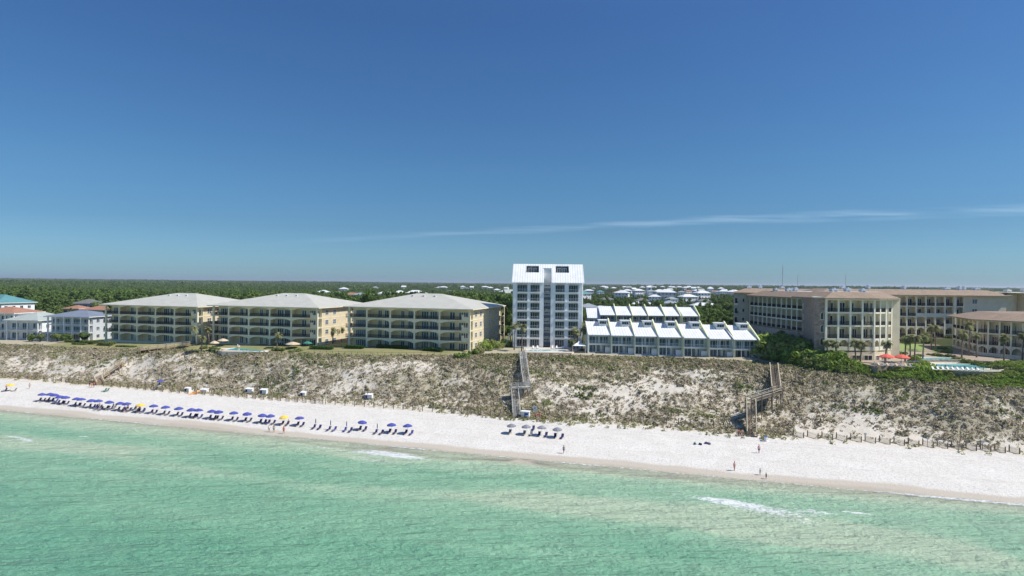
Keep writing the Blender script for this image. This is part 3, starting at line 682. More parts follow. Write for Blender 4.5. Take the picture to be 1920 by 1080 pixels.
# ------------------------------------------------------------------ three cream condominium buildings
def build_condo():
    root = thing('condominium', '', 'building')
    fh = 3.35; zs = [0, fh, 2*fh, 3*fh]; top = 4*fh; D = 2.6; W_ = 43.2; BD = 34.0
    xs = [0, 6.6, 15.2, 23.9, 32.7, W_]
    boxpart('wall', root, 0, W_, D+.3, BD, -1.5, top, 'yellow')
    boxpart('plinth', root, -.3, W_+.2, -.15, D+.3, -1.5, -.02, 'cream_trim')
    for x in xs:
        boxpart('column', root, x-.28 if x < W_ else x-.56, x+.28 if x < W_ else x, 0, .6, 0, top, 'cream_trim')
        if 0 < x < W_: boxpart('partition', root, x-.11, x+.11, .6, D, 0, top-.02, 'cream')
    boxpart('back_wall', root, 0, W_-.004, D, D+.297, 0, top-.01, 'cream')
    slab = MB().box(.02, W_-.02, .05, D, -.32, 0).mesh('floor_slab', MAT['cream_trim'])
    for z in zs[1:]: put('floor_slab', slab, root, (0, 0, z))
    bal = MB().box(-1.5, -.29, .3, D+2.2, -.28, 0).mesh('corner_balcony', MAT['cream_trim'])
    for i, z in enumerate(zs):
        zt = z+fh-.32 if i < 3 else top-.02
        for b_ in range(1, 5):
            a, c_ = xs[b_]+.28, xs[b_+1]-.28
            if b_ < 4: arch_panel(root, a, c_, zt, zt-.95, .80, .4, 'cream_trim', (a, .04, zt-.003), 0)
            else: arch_panel(root, a, a+4.6, zt, zt-.95, .80, .4, 'cream_trim', (a, .04, zt-.003), 0, half='left')
        if i:
            railing(root, (-1.45, .35, z), xs[1]+1.1, 1.1)
            railing(root, (-1.45, D+2.1, z), D-.6, 1.1, R(-90))
            put('corner_balcony', bal, root, (0, 0, z))
            for b_ in range(1, 4): railing(root, (xs[b_]+.3, .3, z), xs[b_+1]-xs[b_]-.6, 1.1)
            railing(root, (xs[4]+.3, .3, z), 7.4, 1.1)
            boxpart('corner_parapet', root, W_-2.2, W_-.6, .06, .3, .01, 1.0, 'cream_trim', (0, 0, z)); boxpart('corner_pier', root, W_-2.9, W_-2.2, .05, .55, .01, 1.75, 'cream_trim', (0, 0, z))
        # french doors
        dz = z+.02; hh = 2.45
        window(root, (3.4, D, dz), 4.6, hh, 6, name='french_door', fw=.14)
        for x, w, n in ((10.2, 1.5, 2), (13.2, 2.6, 4), (18.6, 1.4, 2), (21.9, 2.8, 4), (26.6, 2.6, 3), (29.6, 2.6, 3), (36.2, 1.9, 2), (40.4, 4.0, 5)):
            window(root, (x, D, dz), w, hh, n, name='french_door', fw=.13)
        # side wall windows (right) and (left)
        for y, w in ((5.6, 1.9), (10.4, 1.9), (19.5, .9), (22.6, .9), (27.6, .9), (30.0, .9)):
            window(root, (W_+.001, y, z+.85), w, 1.65, 2 if w > 1 else 1, R(90), rows=2)
            window(root, (-.001, y if y > 6 else 8, z+.85), w, 1.65, 2 if w > 1 else 1, R(-90), rows=2) if y > 6 else None
        if i: boxpart('string_course', root, W_, W_+.06, .6, BD, -.1, .06, 'cream_trim', (0, 0, z))
    # rear corner gallery on the right side
    for z in zs[1:]:
        boxpart('rear_balcony', root, W_+.06, W_+1.5, BD-3.6, BD-.3, -.25, 0, 'cream_trim', (0, 0, z)); railing(root, (W_+1.45, BD-3.6, z), 3.2, 1.05, R(90))
    boxpart('rear_pier', root, W_+.9, W_+1.5, BD-.9, BD-.3, 0, top, 'yellow')
    hiproof(root, 0, W_, 0, BD, top+.28, 4.35, 1.5, 'roof_metal', None, 'cream_trim')
    vm = MB().box(-.35, .35, -.3, .5, -.25, .28); vm.poly([(-.45,-.4,.28),(.45,-.4,.28),(.45,.6,.28),(-.45,.6,.28),(0,.1,.5)], [(0,1,4),(1,2,4),(2,3,4),(3,0,4),(0,3,2,1)])
    vm = vm.mesh('roof_vent', MAT['grey_wall'])
    for x in (17.2, 21.4, 25.6): put('roof_vent', vm, root, (x, 13.0, top+.28+4.35*(14.5/18.5)+.1))
    return root
condo = build_condo()
def base_z(p): return hxy(p.x, p.y)
CONDOS = [(400, 'middle one of three cream condominium blocks, four arcaded storeys, pool deck in front'),
          (198, 'cream condominium block farthest from the white tower, beside the blue roofed villa'),
          (655, 'cream condominium block with grey hip roof standing nearest to the white tower')]
for i, (px, lab) in enumerate(CONDOS):
    p = at_t(px, 177.0); z = {198: 12.6, 400: 13.3, 655: 14.0}[px]
    o = condo if i == 0 else copy_tree(condo)
    o.location = (p.x, p.y, z); o.rotation_euler = (0, 0, COAST); o['label'] = lab; o['group'] = 'cream condominium blocks'

# ------------------------------------------------------------------ white tower
def build_tower():
    root = thing('tower_block', 'tall white eight-storey apartment tower with steep white gabled roof', 'building', (0.55, 199.0, 14.7), R(-3))
    fh = 3.07; H = 7*fh; D = 1.7; BD = 16.5; Wd = 23.0
    boxpart('wall', root, 0, Wd, 5.0, BD, -2, H, 'tower_wall')
    for x0, x1 in ((0, 10.15), (12.5, Wd)):
        boxpart('wall', root, x0, x1, D, 5.0, -2, H-.003, 'tower_wall')
    for x0, x1 in ((0, 1.15), (4.65, 5.6), (8.8, 10.15), (12.5, 14.0), (17.2, 18.45), (21.75, Wd)):
        boxpart('pilaster', root, x0, x1, 0, D-.003, -2, H-.01, 'tower_wall')
    boxpart('side_fin', root, -.45, -.003, 3.0, 5.2, -2, H, 'tower_wall'); boxpart('side_fin', root, Wd+.003, Wd+.45, 3.0, 5.2, -2, H, 'tower_wall')
    slabL = MB().box(1.15, 8.8, -.22, D-.004, -.30, 0).mesh('balcony_slab', MAT['white_trim']); slabR = MB().box(14.0, 21.75, -.22, D-.004, -.30, 0).mesh('balcony_slab', MAT['white_trim'])
    for i in range(7):
        z = i*fh
        for sl_ in (slabL, slabR): put('balcony_slab', sl_, root, (0, 0, z if i else -.02))
        for a, b_ in ((1.15, 4.65), (5.6, 8.8), (14.0, 17.2), (18.45, 21.75)):
            w = b_-a
            window(root, ((a+b_)/2, D, z+.02), w-.15, 2.35, 4, name='sliding_door', fw=.07, glass='glass_dark')
            arch_panel(root, a, b_, 0, -.32, .26, .3, 'white_trim', (a, .06, z+fh-.303), 0)
            if i: railing(root, (a+.02, -.02 if a != 14.0 else -.05, z), w-.05, 1.0, 0, 'white_trim', .3, bw=.03)
        # central recess: window strip, dark landing band, white curved ledge
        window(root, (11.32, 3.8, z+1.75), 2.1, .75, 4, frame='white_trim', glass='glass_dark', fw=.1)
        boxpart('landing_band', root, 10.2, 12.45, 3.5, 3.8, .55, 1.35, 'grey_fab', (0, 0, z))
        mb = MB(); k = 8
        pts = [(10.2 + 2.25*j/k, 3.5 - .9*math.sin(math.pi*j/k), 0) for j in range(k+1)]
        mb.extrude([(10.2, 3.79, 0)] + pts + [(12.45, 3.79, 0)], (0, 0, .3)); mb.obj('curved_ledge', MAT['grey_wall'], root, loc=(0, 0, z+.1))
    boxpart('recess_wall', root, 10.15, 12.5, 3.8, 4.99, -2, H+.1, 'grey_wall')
    # roof: front slope around two roof decks and the central notch
    run, rise, yo = 8.6, 6.3, -.55; k = rise/run
    def sl(x, z): return (x, yo + z/k, H + z)
    def slab(x0, x1, z0, z1):
        return [sl(x0, z0), sl(x1, z0), sl(x1, z1), sl(x0, z1)]
    xsb = [-.6, 4.0, 8.4, 10.1, 12.75, 14.2, 18.7, 23.6]; zsb = [0, 3.3, 4.9, 5.85, rise]
    mb = MB()
    for i in range(7):
        for j in range(4):
            if i in (1, 5) and j in (1, 2): continue
            if i == 3 and j in (0, 1): continue
            mb.extrude(slab(xsb[i], xsb[i+1], zsb[j], zsb[j+1]), (0, .12, .28))
    yr = yo + run
    mb.extrude([(-.6, yr+.004, H+rise), (23.6, yr+.004, H+rise), (23.6, yr+run+.8, H+rise-(run+.8)*k), (-.6, yr+run+.8, H+rise-(run+.8)*k)][::-1], (0, .12, .28))
    mb.obj('roof', MAT['roof_white'], root)
    for x0, x1 in ((4.0, 8.4), (14.2, 18.7)):
        y0 = yo + 3.3/k; y1 = yo + 5.85/k
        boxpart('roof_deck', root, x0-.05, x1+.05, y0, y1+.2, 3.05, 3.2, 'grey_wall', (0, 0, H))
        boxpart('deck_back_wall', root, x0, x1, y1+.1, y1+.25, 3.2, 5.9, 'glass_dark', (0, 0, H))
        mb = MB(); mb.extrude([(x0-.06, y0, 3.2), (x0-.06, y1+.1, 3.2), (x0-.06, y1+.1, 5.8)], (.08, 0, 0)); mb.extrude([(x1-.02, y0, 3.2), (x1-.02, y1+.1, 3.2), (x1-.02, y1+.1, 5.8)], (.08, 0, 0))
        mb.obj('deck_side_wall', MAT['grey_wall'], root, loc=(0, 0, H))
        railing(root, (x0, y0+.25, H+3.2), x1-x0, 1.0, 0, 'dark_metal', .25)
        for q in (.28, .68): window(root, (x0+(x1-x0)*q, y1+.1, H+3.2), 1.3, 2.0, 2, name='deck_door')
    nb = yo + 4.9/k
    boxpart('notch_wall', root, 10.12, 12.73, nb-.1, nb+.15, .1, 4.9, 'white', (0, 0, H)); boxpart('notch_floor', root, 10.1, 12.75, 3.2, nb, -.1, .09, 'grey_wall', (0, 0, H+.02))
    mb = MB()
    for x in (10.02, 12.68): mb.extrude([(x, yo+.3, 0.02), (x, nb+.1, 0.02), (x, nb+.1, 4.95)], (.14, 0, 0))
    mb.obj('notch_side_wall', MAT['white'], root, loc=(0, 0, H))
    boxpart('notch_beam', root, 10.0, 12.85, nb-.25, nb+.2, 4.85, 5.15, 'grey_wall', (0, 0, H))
    for x in (-.05, Wd-.15):
        MB().extrude([(x, yo+.5, 0), (x, yr, rise-.35), (x, yr+run-.4, 0)], (.2, 0, 0)).obj('gable_wall', MAT['tower_wall'], root, loc=(0, 0, H))
    # white outside stair down the left side
    mb = MB(); mb.bar((-3.6, 1.2, -1.2), (-.6, 3.4, 4.6), .25, .3); mb.bar((-3.6, .2, -1.2), (-.6, 2.4, 4.6), .25, .3)
    for i in range(10):
        q = i/9; mb.bar((-3.6+3*q, 1.2+2.2*q, -1.2+5.8*q), (-3.6+3*q, 1.2+2.2*q, -.2+5.8*q), .06); mb.bar((-3.6+3*q, .2+2.2*q, -1.2+5.8*q), (-3.6+3*q, 1.2+2.2*q, -1.1+5.8*q), .28, .06)
    mb.bar((-3.6, 1.2, -.2), (-.6, 3.4, 5.6), .08)
    mb.obj('outside_stair', MAT['white'], root)
    return root
tower = build_tower()

# ------------------------------------------------------------------ town houses
def build_townhouse():
    root = thing('townhouse', '', 'house')
    w = 7.0; D = 10.2; e = 5.5; rise = 3.5
    boxpart('wall', root, .02, w-.02, 1.3, D, -3.2, e-.01, 'town_wall')
    boxpart('back_gable', root, .02, w-.02, D-.3, D-.02, e, e+rise-.5, 'town_wall')
    boxpart('balcony', root, .05, w-.05, -.35, 1.3, 2.55, 2.78, 'white_trim')
    railing(root, (.1, -.3, 2.78), w-.2, 1.0, 0, 'white_trim', .28, bw=.04)
    for x in (.1, 2.3, 4.6, 6.9): boxpart('balcony_post', root, x-.06, x+.06, -.36, -.24, 0, e, 'white_trim')
    window(root, (1.75, 1.3, 2.85), 2.9, 2.2, 3, name='sliding_door', fw=.08); window(root, (5.0, 1.3, 2.85), 2.7, 2.2, 3, name='sliding_door', fw=.08)
    window(root, (2.1, 1.3, .05), 3.4, 2.3, 3, name='sliding_door', fw=.08); window(root, (4.9, 1.3, .05), 1.0, 2.2, 1, name='glass_door', fw=.1)
    boxpart('patio_screen', root, 5.2, 6.9, -.2, -.08, -.5, 1.75, 'white_trim'); boxpart('patio', root, .02, w-.02, -1.0, 1.3, -3.2, -.05, 'grey_wall')
    k = rise/(D+.35)
    mb = MB(); mb.extrude([(0, -.6, e), (w, -.6, e), (w, D, e+rise), (0, D, e+rise)], (0, 0, .2)); mb.obj('roof', MAT['roof_white'], root)
    z = lambda y: e + .2 + (y+.6)*rise/(D+.6)
    dz = z(6.2)
    d = MB().box(3.9, 6.4, 6.4, D-.01, dz-.2, dz+1.9).obj('clerestory', MAT['white_trim'], root)
    MB().box(3.6, 6.75, 6.05, D+.1, dz+1.9, dz+2.08).obj('clerestory_roof', MAT['roof_white'], d)
    window(root, (5.15, 6.4, dz+.75), 2.2, .95, 3, frame='grey_wall', glass='glass_dark', fw=.07)
    mb = MB(); mb.extrude([(w+.01, -1.3, -3.2), (w+.01, D+.1, -3.2), (w+.01, D+.1, e+rise+1.4), (w+.01, D-.6, e+rise+1.4), (w+.01, -.9, e+.55), (w+.01, -1.3, e+.2)], (.34, 0, 0)); mb.obj('fin_wall', MAT['fin'], root)
    return root
th = build_townhouse()
FX = [1148.75, 1192.5, 1237, 1283, 1331, 1380, 1426]
TR = R(-3.0); first = True; KIDS_OF(th); [KIDS_OF(c_) for c_ in th.children]
for i, px in enumerate(FX):
    p = at_t(px, 187.0); lab = {0: 'front row townhouse next to the white tower, the leftmost of seven', 6: 'front row townhouse at the right end, standing beside the timber dune stair'}.get(i,
          '%s townhouse from the white tower in the front row facing the dune' % ordinal(i+1))
    o = th if first else copy_tree(th); first = False
    ox, oy = p.x - 7.2*math.cos(TR), p.y - 7.2*math.sin(TR)
    o.location = (ox, oy + 1.2, 14.35); o.rotation_euler = (0, 0, TR); o['label'] = lab; o['group'] = 'front row of white roofed townhouses'
    if i == 0: MB().extrude([(-.3, -1.3, -3.2), (-.3, 10.3, -3.2), (-.3, 10.3, 9.3), (-.3, -.9, 6.0)], (.28, 0, 0)).obj('end_wall', MAT['town_wall'], None, loc=(0,0,0)).parent = o
BX = [1156, 1186, 1215.4, 1246.7, 1276, 1311]
for i, px in enumerate(BX):
    Y = 262.0 - i*.35; X = (px-960)/F*Y
    o = copy_tree(th); o.location = (X-7.2, Y, 16.7); o.rotation_euler = (0, 0, TR); o['group'] = 'back row of white roofed townhouses'
    o['label'] = '%s townhouse from the left in the back row behind the front roofs' % ordinal(i+1)
    for c_ in list(o.children):
        if c_.name.startswith(('clerestory',)) : [bpy.data.objects.remove(g) for g in list(c_.children)]; bpy.data.objects.remove(c_)
    wins = [c_ for c_ in o.children if c_.name.startswith('window')]
    for c_ in wins: [bpy.data.objects.remove(g) for g in list(c_.children)]; bpy.data.objects.remove(c_)
def lowhouse():
    r_ = thing('annex_house', 'small low white roofed unit at the left end of the back townhouse row', 'house', ((1103-960)/F*262, 262.6, 16.2), TR)
    boxpart('wall', r_, 0, 5.2, 0, 9, -3.5, 4.6, 'town_wall'); window(r_, (1.6, 0, 2.6), 1.6, 1.5, 2); window(r_, (3.9, 0, 2.6), 1.2, 1.5, 2); window(r_, (2.6, 0, .2), 3, 2.0, 3, name='sliding_door')
    MB().extrude([(-.2, -.5, 4.6), (5.3, -.5, 4.6), (5.3, 9, 8.6), (-.2, 9, 8.6)], (0, 0, .2)).obj('roof', MAT['roof_white'], r_); boxpart('back_gable', r_, 0, 5.2, 8.7, 8.95, 4.6, 8.5, 'town_wall')
lowhouse()

# ------------------------------------------------------------------ the hotel round its courtyard
hotel = thing('hotel', 'long beige hotel with terracotta roofs, rough stone corner tower and white galleries', 'hotel', (0, 0, 0))
hotel['group'] = 'terracotta roofed hotel buildings'
def hdoor(root, kind=0, glass='glass_dark'):
    def f(P, rz, fi, bi, a, b_, z, zt):
        w = b_-a; h = min(2.5, zt-z-.25)
        if (fi*7 + bi*3 + kind) % 4 == 1: window(root, P((a+b_)/2+w*.18, f.d, z+.03), w*.45, h, 2, rz, name='balcony_door', glass=glass)
        elif (fi*7 + bi*3 + kind) % 4 == 3: window(root, P((a+b_)/2-w*.15, f.d, z+.03), w*.5, h, 2, rz, name='balcony_door', glass=glass)
        else: window(root, P((a+b_)/2, f.d, z+.03), w*.78, h, 3, rz, name='balcony_door', glass=glass)
    return f
def hfacade(root, ox, oy, rz, n, bay, zs, ztop, depth=1.7, kind=0, arch=(), par=(), norail=(), colw=.5, wall='hotel_wall', dark=True):
    dfn = hdoor(root, kind); dfn.d = depth
    facade(root, ox, oy, rz, [i*bay for i in range(n+1)], zs, ztop, depth, colw, .4, wall, 'hotel_trim', dfn, 'dark_metal', 1.05, arch, par, norail)
# front block
hfacade(hotel, 85.7, 161.0, 0, 4, 3.28, [18.6, 21.9, 25.5, 29.1], 32.7, 1.9, 0, arch=(0,), par=(0,))
hfacade(hotel, 98.82, 161.0, R(25), 3, 2.45, [18.6, 21.9, 25.5, 29.1], 32.7, 1.7, 1, arch=(0,), par=(0,), colw=.42)
MB().extrude([(85.75,163.2,0),(104,163.2,0),(104,178,0),(91.5,178,0)], (0,0,18.65)).obj('wall', MAT['hotel_wall'], hotel, loc=(0,0,14)); boxpart('wall', hotel, 98, 110, 167.5, 178, 14, 32.6, 'hotel_wall')
boxpart('base_wall', hotel, 85.6, 98.9, 161.05, 163.15, 13.6, 18.18, 'hotel_wall')
MB().extrude([(98.95, 161.05, 0), (105.4, 164.1, 0), (104.6, 168, 0), (98.2, 164, 0)], (0, 0, 4.4)).obj('base_wall', MAT['hotel_wall'], hotel, loc=(0, 0, 13.75))
for i in range(4): window(hotel, (87.4+i*3.28, 161.04, 15.2), 2.3, 2.2, 2, name='ground_window', frame='hotel_trim', glass='glass_dark')
for i in range(3):
    x, y = loc_rot(98.95, 161.04, R(25), 1.4+i*2.4, 0); window(hotel, (x, y, 15.3), 1.4, 2.0, 2, R(25), name='ground_window', frame='hotel_trim', glass='glass_dark')
def roof_poly(root, pts, z, rise, inset, mat='hotel_roof', name='roof', top='grey_wall'):
    """skirt roof on a convex plan with a flat top"""
    n = len(pts); P = [Vector((x, y)) for x, y in pts]; inn = []
    for i in range(n):
        d1 = (P[i]-P[i-1]).normalized(); d2 = (P[(i+1) % n]-P[i]).normalized(); n1 = Vector((-d1.y, d1.x)); n2 = Vector((-d2.y, d2.x))
        bis = (n1+n2); bis = bis / max(.3, bis.length_squared/2); inn.append(P[i] + bis*inset)
    mb = MB(); v = [(p.x, p.y, z) for p in P] + [(p.x, p.y, z+rise) for p in inn]
    mb.poly(v, [(i, (i+1) % n, n+(i+1) % n, n+i) for i in range(n)] + [tuple(range(n))[::-1]]); mb.obj(name, MAT[mat], root)
    MB().poly([(p.x, p.y, z+rise+.003) for p in inn], [tuple(range(n))]).obj('flat_roof', MAT[top], root)
    mb = MB(); m_ = [P[i]*.998 + sum(P, Vector((0, 0)))/n*.002 for i in range(n)]
    mb.extrude([(p.x, p.y, z-.3) for p in m_], (0, 0, .29)); mb.obj('eaves', MAT['wood'], root)
roof_poly(hotel, [(84.6, 159.8), (99.3, 159.8), (107.6, 163.5), (111.5, 170), (111.5, 179), (84.6, 179)], 32.9, 1.7, 4.5)
# rough stone corner tower
MB().extrude([(83.3, 162.6, 0), (86.6, 161.4, 0), (100, 178, 0), (100, 193.4, 0), (95.0, 193.4, 0)], (0, 0, 19.4)).obj('stone_tower', MAT['stone'], hotel, loc=(0, 0, 13.4))
MB().extrude([(82.9, 162.2, 0), (86.7, 161.0, 0), (100.4, 178, 0), (100.4, 193.8, 0), (94.6, 193.8, 0)], (0, 0, .35)).obj('tower_cornice', MAT['hotel_trim'], hotel, loc=(0, 0, 32.81))
ta = math.atan2(161.4-162.6, 86.6-83.3)
for z in (19.9, 23.4, 26.9): window(hotel, (85.35, 161.86, z), 1.5, 2.1, 2, ta, frame='hotel_trim', glass='glass_dark', arch=True)
tb = math.atan2(162.6-193.4, 83.3-95.0)
for z in (23.0, 26.4, 29.8):
    x, y = loc_rot(95.0, 193.4, tb, 4.0, -.001); window(hotel, (x, y, z-1.2), 1.5, 1.9, 2, tb, frame='hotel_trim', glass='glass_dark')
window(hotel, (*loc_rot(95.0, 193.4, tb, 22, -.001), 16), 1.6, 3.0, 2, tb, frame='hotel_trim', glass='glass_dark', arch=True)
# left wing running inland
LW = R(-87.0)
hfacade(hotel, 93.0, 231.0, LW, 11, 3.45, [21.3, 24.8, 28.5], 32.2, 1.7, 2)
MB().extrude([(93.0, 231.0, 0), (95.0, 193.0, 0), (112, 193.0, 0), (112, 231.0, 0)], (0, 0, 7.7)).obj('base_wall', MAT['hotel_base'], hotel, loc=(0, 0, 13.2))
MB().extrude([(94.9, 231.0, 0), (96.9, 193.0, 0), (112, 193.0, 0), (112, 231.0, 0)], (0, 0, 11.2)).obj('wall', MAT['hotel_wall'], hotel, loc=(0, 0, 20.93))
for i in range(11):
    x, y = loc_rot(93.0, 231.0, LW, 1.9+i*3.45, -.002); window(hotel, (x, y, 17.0), 1.9, 2.5, 2, LW, name='arched_window', frame='hotel_trim', glass='glass_dark', arch=True)
MB().extrude([(87.4,233,0),(130,233,0),(130,250,0),(94.6,250,0)], (0,0,20.1)).obj('wall', MAT['hotel_wall'], hotel, loc=(0,0,13))
for z in (18, 21.5, 25.0, 28.9):
    window(hotel, (91.2, 233, z+.6), .9, 1.4, 1, frame='hotel_trim', glass='glass_dark'); boxpart('side_balcony', hotel, 87.6, 88.9, 232.2, 232.99, -.25, 0, 'hotel_trim', (0, 0, z)); railing(hotel, (87.6, 232.25, z), 1.3, 1.05)
    window(hotel, (88.3, 233, z+.03), 1.1, 2.2, 1, name='balcony_door', frame='hotel_trim', glass='glass_dark')
roof_poly(hotel, [(91.6, 231.9), (93.9, 191.6), (113.2, 191.6), (113.2, 231.9)], 32.3, 1.9, 5)
roof_poly(hotel, [(86.0, 231.6), (131.4, 231.6), (131.4, 251.4), (94.0, 251.4)], 33.3, 1.6, 5)
# rear wing across the courtyard
hfacade(hotel, 115.0, 213.0, 0, 14, 3.42, [18.3, 22.0, 25.7, 29.4], 33.1, 1.8, 1, arch=(0,), par=((2, 9), (2, 10), (2, 11), (2, 12), (1, 13), (1, 12), (0, 13), (0, 12)), norail=())
boxpart('wall', hotel, 112, 183, 215.2, 231, 13, 33.05, 'hotel_wall')
MB().box(0, .9, -.5, .4, 0, 16.4).obj('corner_pillar', MAT['hotel_trim'], hotel, loc=(158.9, 213, 16.6))
boxpart('end_wall', hotel, 163.0, 178.0, 212.9, 215.1, 14, 33.0, 'hotel_wall'); boxpart('base_wall', hotel, 115, 162.9, 212.5, 215.1, 14, 17.9, 'hotel_base')
for z in (23.2, 26.8, 30.3): window(hotel, (166.6, 212.9, z), 1.9, 1.7, 2, frame='hotel_trim')
roof_poly(hotel, [(110, 211.6), (179.4, 211.6), (182.0, 232.4), (110, 232.4)], 33.3, 1.9, 5.5)
boxpart('wall', hotel, 178.05, 184.5, 216.0, 232, 14, 34.0, 'hotel_wall'); boxpart('wall', hotel, 184.6, 216, 212.4, 232, 14, 34.3, 'hotel_wall'); boxpart('flat_roof', hotel, 177.8, 216.3, 212.1, 232.3, 34.31, 34.6, 'hotel_trim')
for z in (22.5, 26.4, 30.5): window(hotel, (181.2, 216.0, z), 1.5, 1.6, 2, frame='hotel_trim', glass='glass_dark')
# roof plant
rp = random.Random(4)
for (x, y, w, h, z) in ((100, 214, 3, 1.5, 34.2), (103.5, 216, 2, 1.9, 34.2), (98, 220, 2.2, 1.3, 34.2), (105, 222, 2.5, 1.6, 34.2), (93, 171, 3.2, 1.3, 34.6), (97.5, 172, 2.4, 1.6, 34.6), (101, 170.5, 2.2, 1.2, 34.6), (124, 222, 2.5, 1.5, 35.2), (133, 221, 1.3, 2.0, 35.2), (147, 222, 1.2, 1.9, 35.2),
                        (163, 222, 3.2, 1.4, 35.2), (167, 221, 1.4, 2.0, 35.2), (169.5, 222, 1.2, 1.8, 35.2), (175, 223, 3.0, 1.4, 35.2), (186, 222, 2.8, 1.5, 34.6), (191, 221, 1.5, 2.2, 34.6), (96, 240, 3, 1.5, 34.9), (101, 241, 2, 1.8, 34.9), (110, 241, 2.5, 1.4, 34.9)):
    w, h = w*.6, h*.62; mb = MB(); mb.box(-w/2, w/2, -.9, .9, .25, h); mb.box(-w/2+.1, -w/2+.3, -.8, .8, 0, .25); mb.box(w/2-.3, w/2-.1, -.8, .8, 0, .25); mb.tube([(0, 0, h), (0, 0, h+.25)], .5, 8)
    mb.obj('rooftop_unit', MAT['grey_wall'], hotel, loc=(x, y, z))
# lower block at the right edge
lower = thing('hotel_block', 'lower hotel block with tiled hip roof and arcaded ground floor beside the round pool', 'hotel', (0, 0, 0)); lower['group'] = 'terracotta roofed hotel buildings'
RB = math.atan2(-9, 6)
hfacade(lower, 141, 179, RB, 9, 2.72, [15.6, 19.0, 22.6], 26.4, 1.6, 0, arch=(0,), par=(0,), colw=.42, wall='hotel_wall')
LB = math.atan2(-22, -9)
hfacade(lower, 150, 201, LB, 6, 3.92, [15.6, 19.0, 22.6], 26.4, 1.5, 3, arch=(0,), par=(0,), wall='hotel_wall')
e1 = loc_rot(141, 179, RB, 24.5, 0)
MB().extrude([(151.9, 200.4, 0), (142.9, 179.3, 0), (142.9+13.6*.91, 179.3-20.4*.955, 0), (175, 165, 0), (175, 200.4, 0)], (0, 0, 12.3)).obj('wall', MAT['hotel_wall'], lower, loc=(0, 0, 14.05))
roof_poly(lower, [(148.6, 202.2), (139.6, 179.2), (e1[0]-1.2, e1[1]-1.2), (176, 163), (176, 202.2)], 26.55, 1.9, 7.5, top='hotel_roof')
mb = MB(); mb.box(-1, 1, -.3, .3, 0, 2)
1 and boxpart('garden_wall', lower, -.2, 24.5, -2.6, -2.3, 13.8, 16.2, 'hotel_trim', (141, 179, 0), RB)

# ------------------------------------------------------------------ pools, decks, terraces
def watermat(name, col):
    m, t, b = newmat(name); tcn = N(t, 'ShaderNodeTexCoord')
    n = noise(t, 1.2, 4, tcn.outputs['Object']); c = ramp(t, n, [(.3, tuple(q*.75 for q in col)), (.7, tuple(min(1, q*1.25) for q in col))])
    t.links.new(c, b.inputs['Base Color']); b.inputs['Roughness'].default_value = .08; bump(t, b, noise(t, 2.5, 3, tcn.outputs['Object']), .3, .05); return m
MAT['pool'] = watermat('pool_water', (.06,.42,.46)); MAT['pool2'] = watermat('pale_pool_water', (.20,.55,.58))
def ring(outer, inner, z0, z1, mb=None):
    mb = mb or MB(); n = len(outer); 
    v = [(x, y, z1) for x, y in outer] + [(x, y, z1) for x, y in inner] + [(x, y, z0) for x, y in outer] + [(x, y, z0) for x, y in inner]
    f = []
    for i in range(n):
        j = (i+1) % n; f += [(i, j, n+j, n+i), (2*n+i, 2*n+j, j, i)[::-1], (3*n+i, 3*n+j, n+j, n+i)]
    return mb.poly(v, f)
def blob(cx, cy, rx, ry, n=36, p=2.4, wob=0.0, rz=0, seed=0):
    out = []
    for i in range(n):
        a = 2*math.pi*i/n; c_, s_ = math.cos(a), math.sin(a)
        k = 1 + wob*math.sin(2*a+seed) + wob*.6*math.sin(3*a+1+seed)
        x = rx*k*abs(c_)**(2/p)*(1 if c_ > 0 else -1); y = ry*k*abs(s_)**(2/p)*(1 if s_ > 0 else -1)
        out.append((cx + x*math.cos(rz)-y*math.sin(rz), cy + x*math.sin(rz)+y*math.cos(rz)))
    return out
def pool(label, cx, cy, rx, ry, z, mat, p=2.4, wob=0, rz=0, group=None, cop='white_trim'):
    r_ = thing('swimming_pool', label, 'pool', (cx, cy, z), rz, group)
    o = blob(0, 0, rx+.45, ry+.45, 40, p, wob); i = blob(0, 0, rx, ry, 40, p, wob)
    ring(o, i, -.1, .14).obj('coping', MAT[cop], r_)
    MB().poly([(x, y, .06) for x, y in i], [tuple(range(40))]).obj('water', MAT[mat], r_)
    return r_
def slab_poly(name, pts, z0, z1, mat, label, kind='structure'):
    MB().extrude([(x, y, z0) for x, y in pts], (0, 0, z1-z0)).obj(name, MAT[mat], None, kind=kind, label=label)
def P2(px, py, z): p = at_z(px, py, z); return (p.x, p.y)
# middle condominium pool
slab_poly('pool_terrace', [P2(404, 656.5, 12.5), P2(416, 658.6, 12.5), P2(520, 660.6, 12.5), P2(566, 659.5, 12.5), P2(590, 651.5, 12.5), P2(402, 648, 12.5)], 9.5, 12.5, 'deck', 'pale stone terrace round the turquoise pool')
p = at_z(463, 657.0, 12.5); pool('long turquoise swimming pool on the terrace before the middle cream block', p.x, p.y+2.6, 7.6, 4.4, 12.52, 'pool', 4, 0, COAST, 'swimming pools')
# tower pool
slab_poly('tower_terrace', [P2(984, 660.5, 14.6), P2(1072, 661.5, 14.6), P2(1092, 652, 14.6), P2(982, 651, 14.6)], 11.5, 14.6, 'deck', 'pale terrace round the pool of the white tower')
p = at_z(1020, 657.3, 14.6); pool('pale blue kidney shaped pool at the foot of the white tower', p.x, p.y, 6.2, 2.1, 14.62, 'pool2', 2, .12, 0, 'swimming pools')
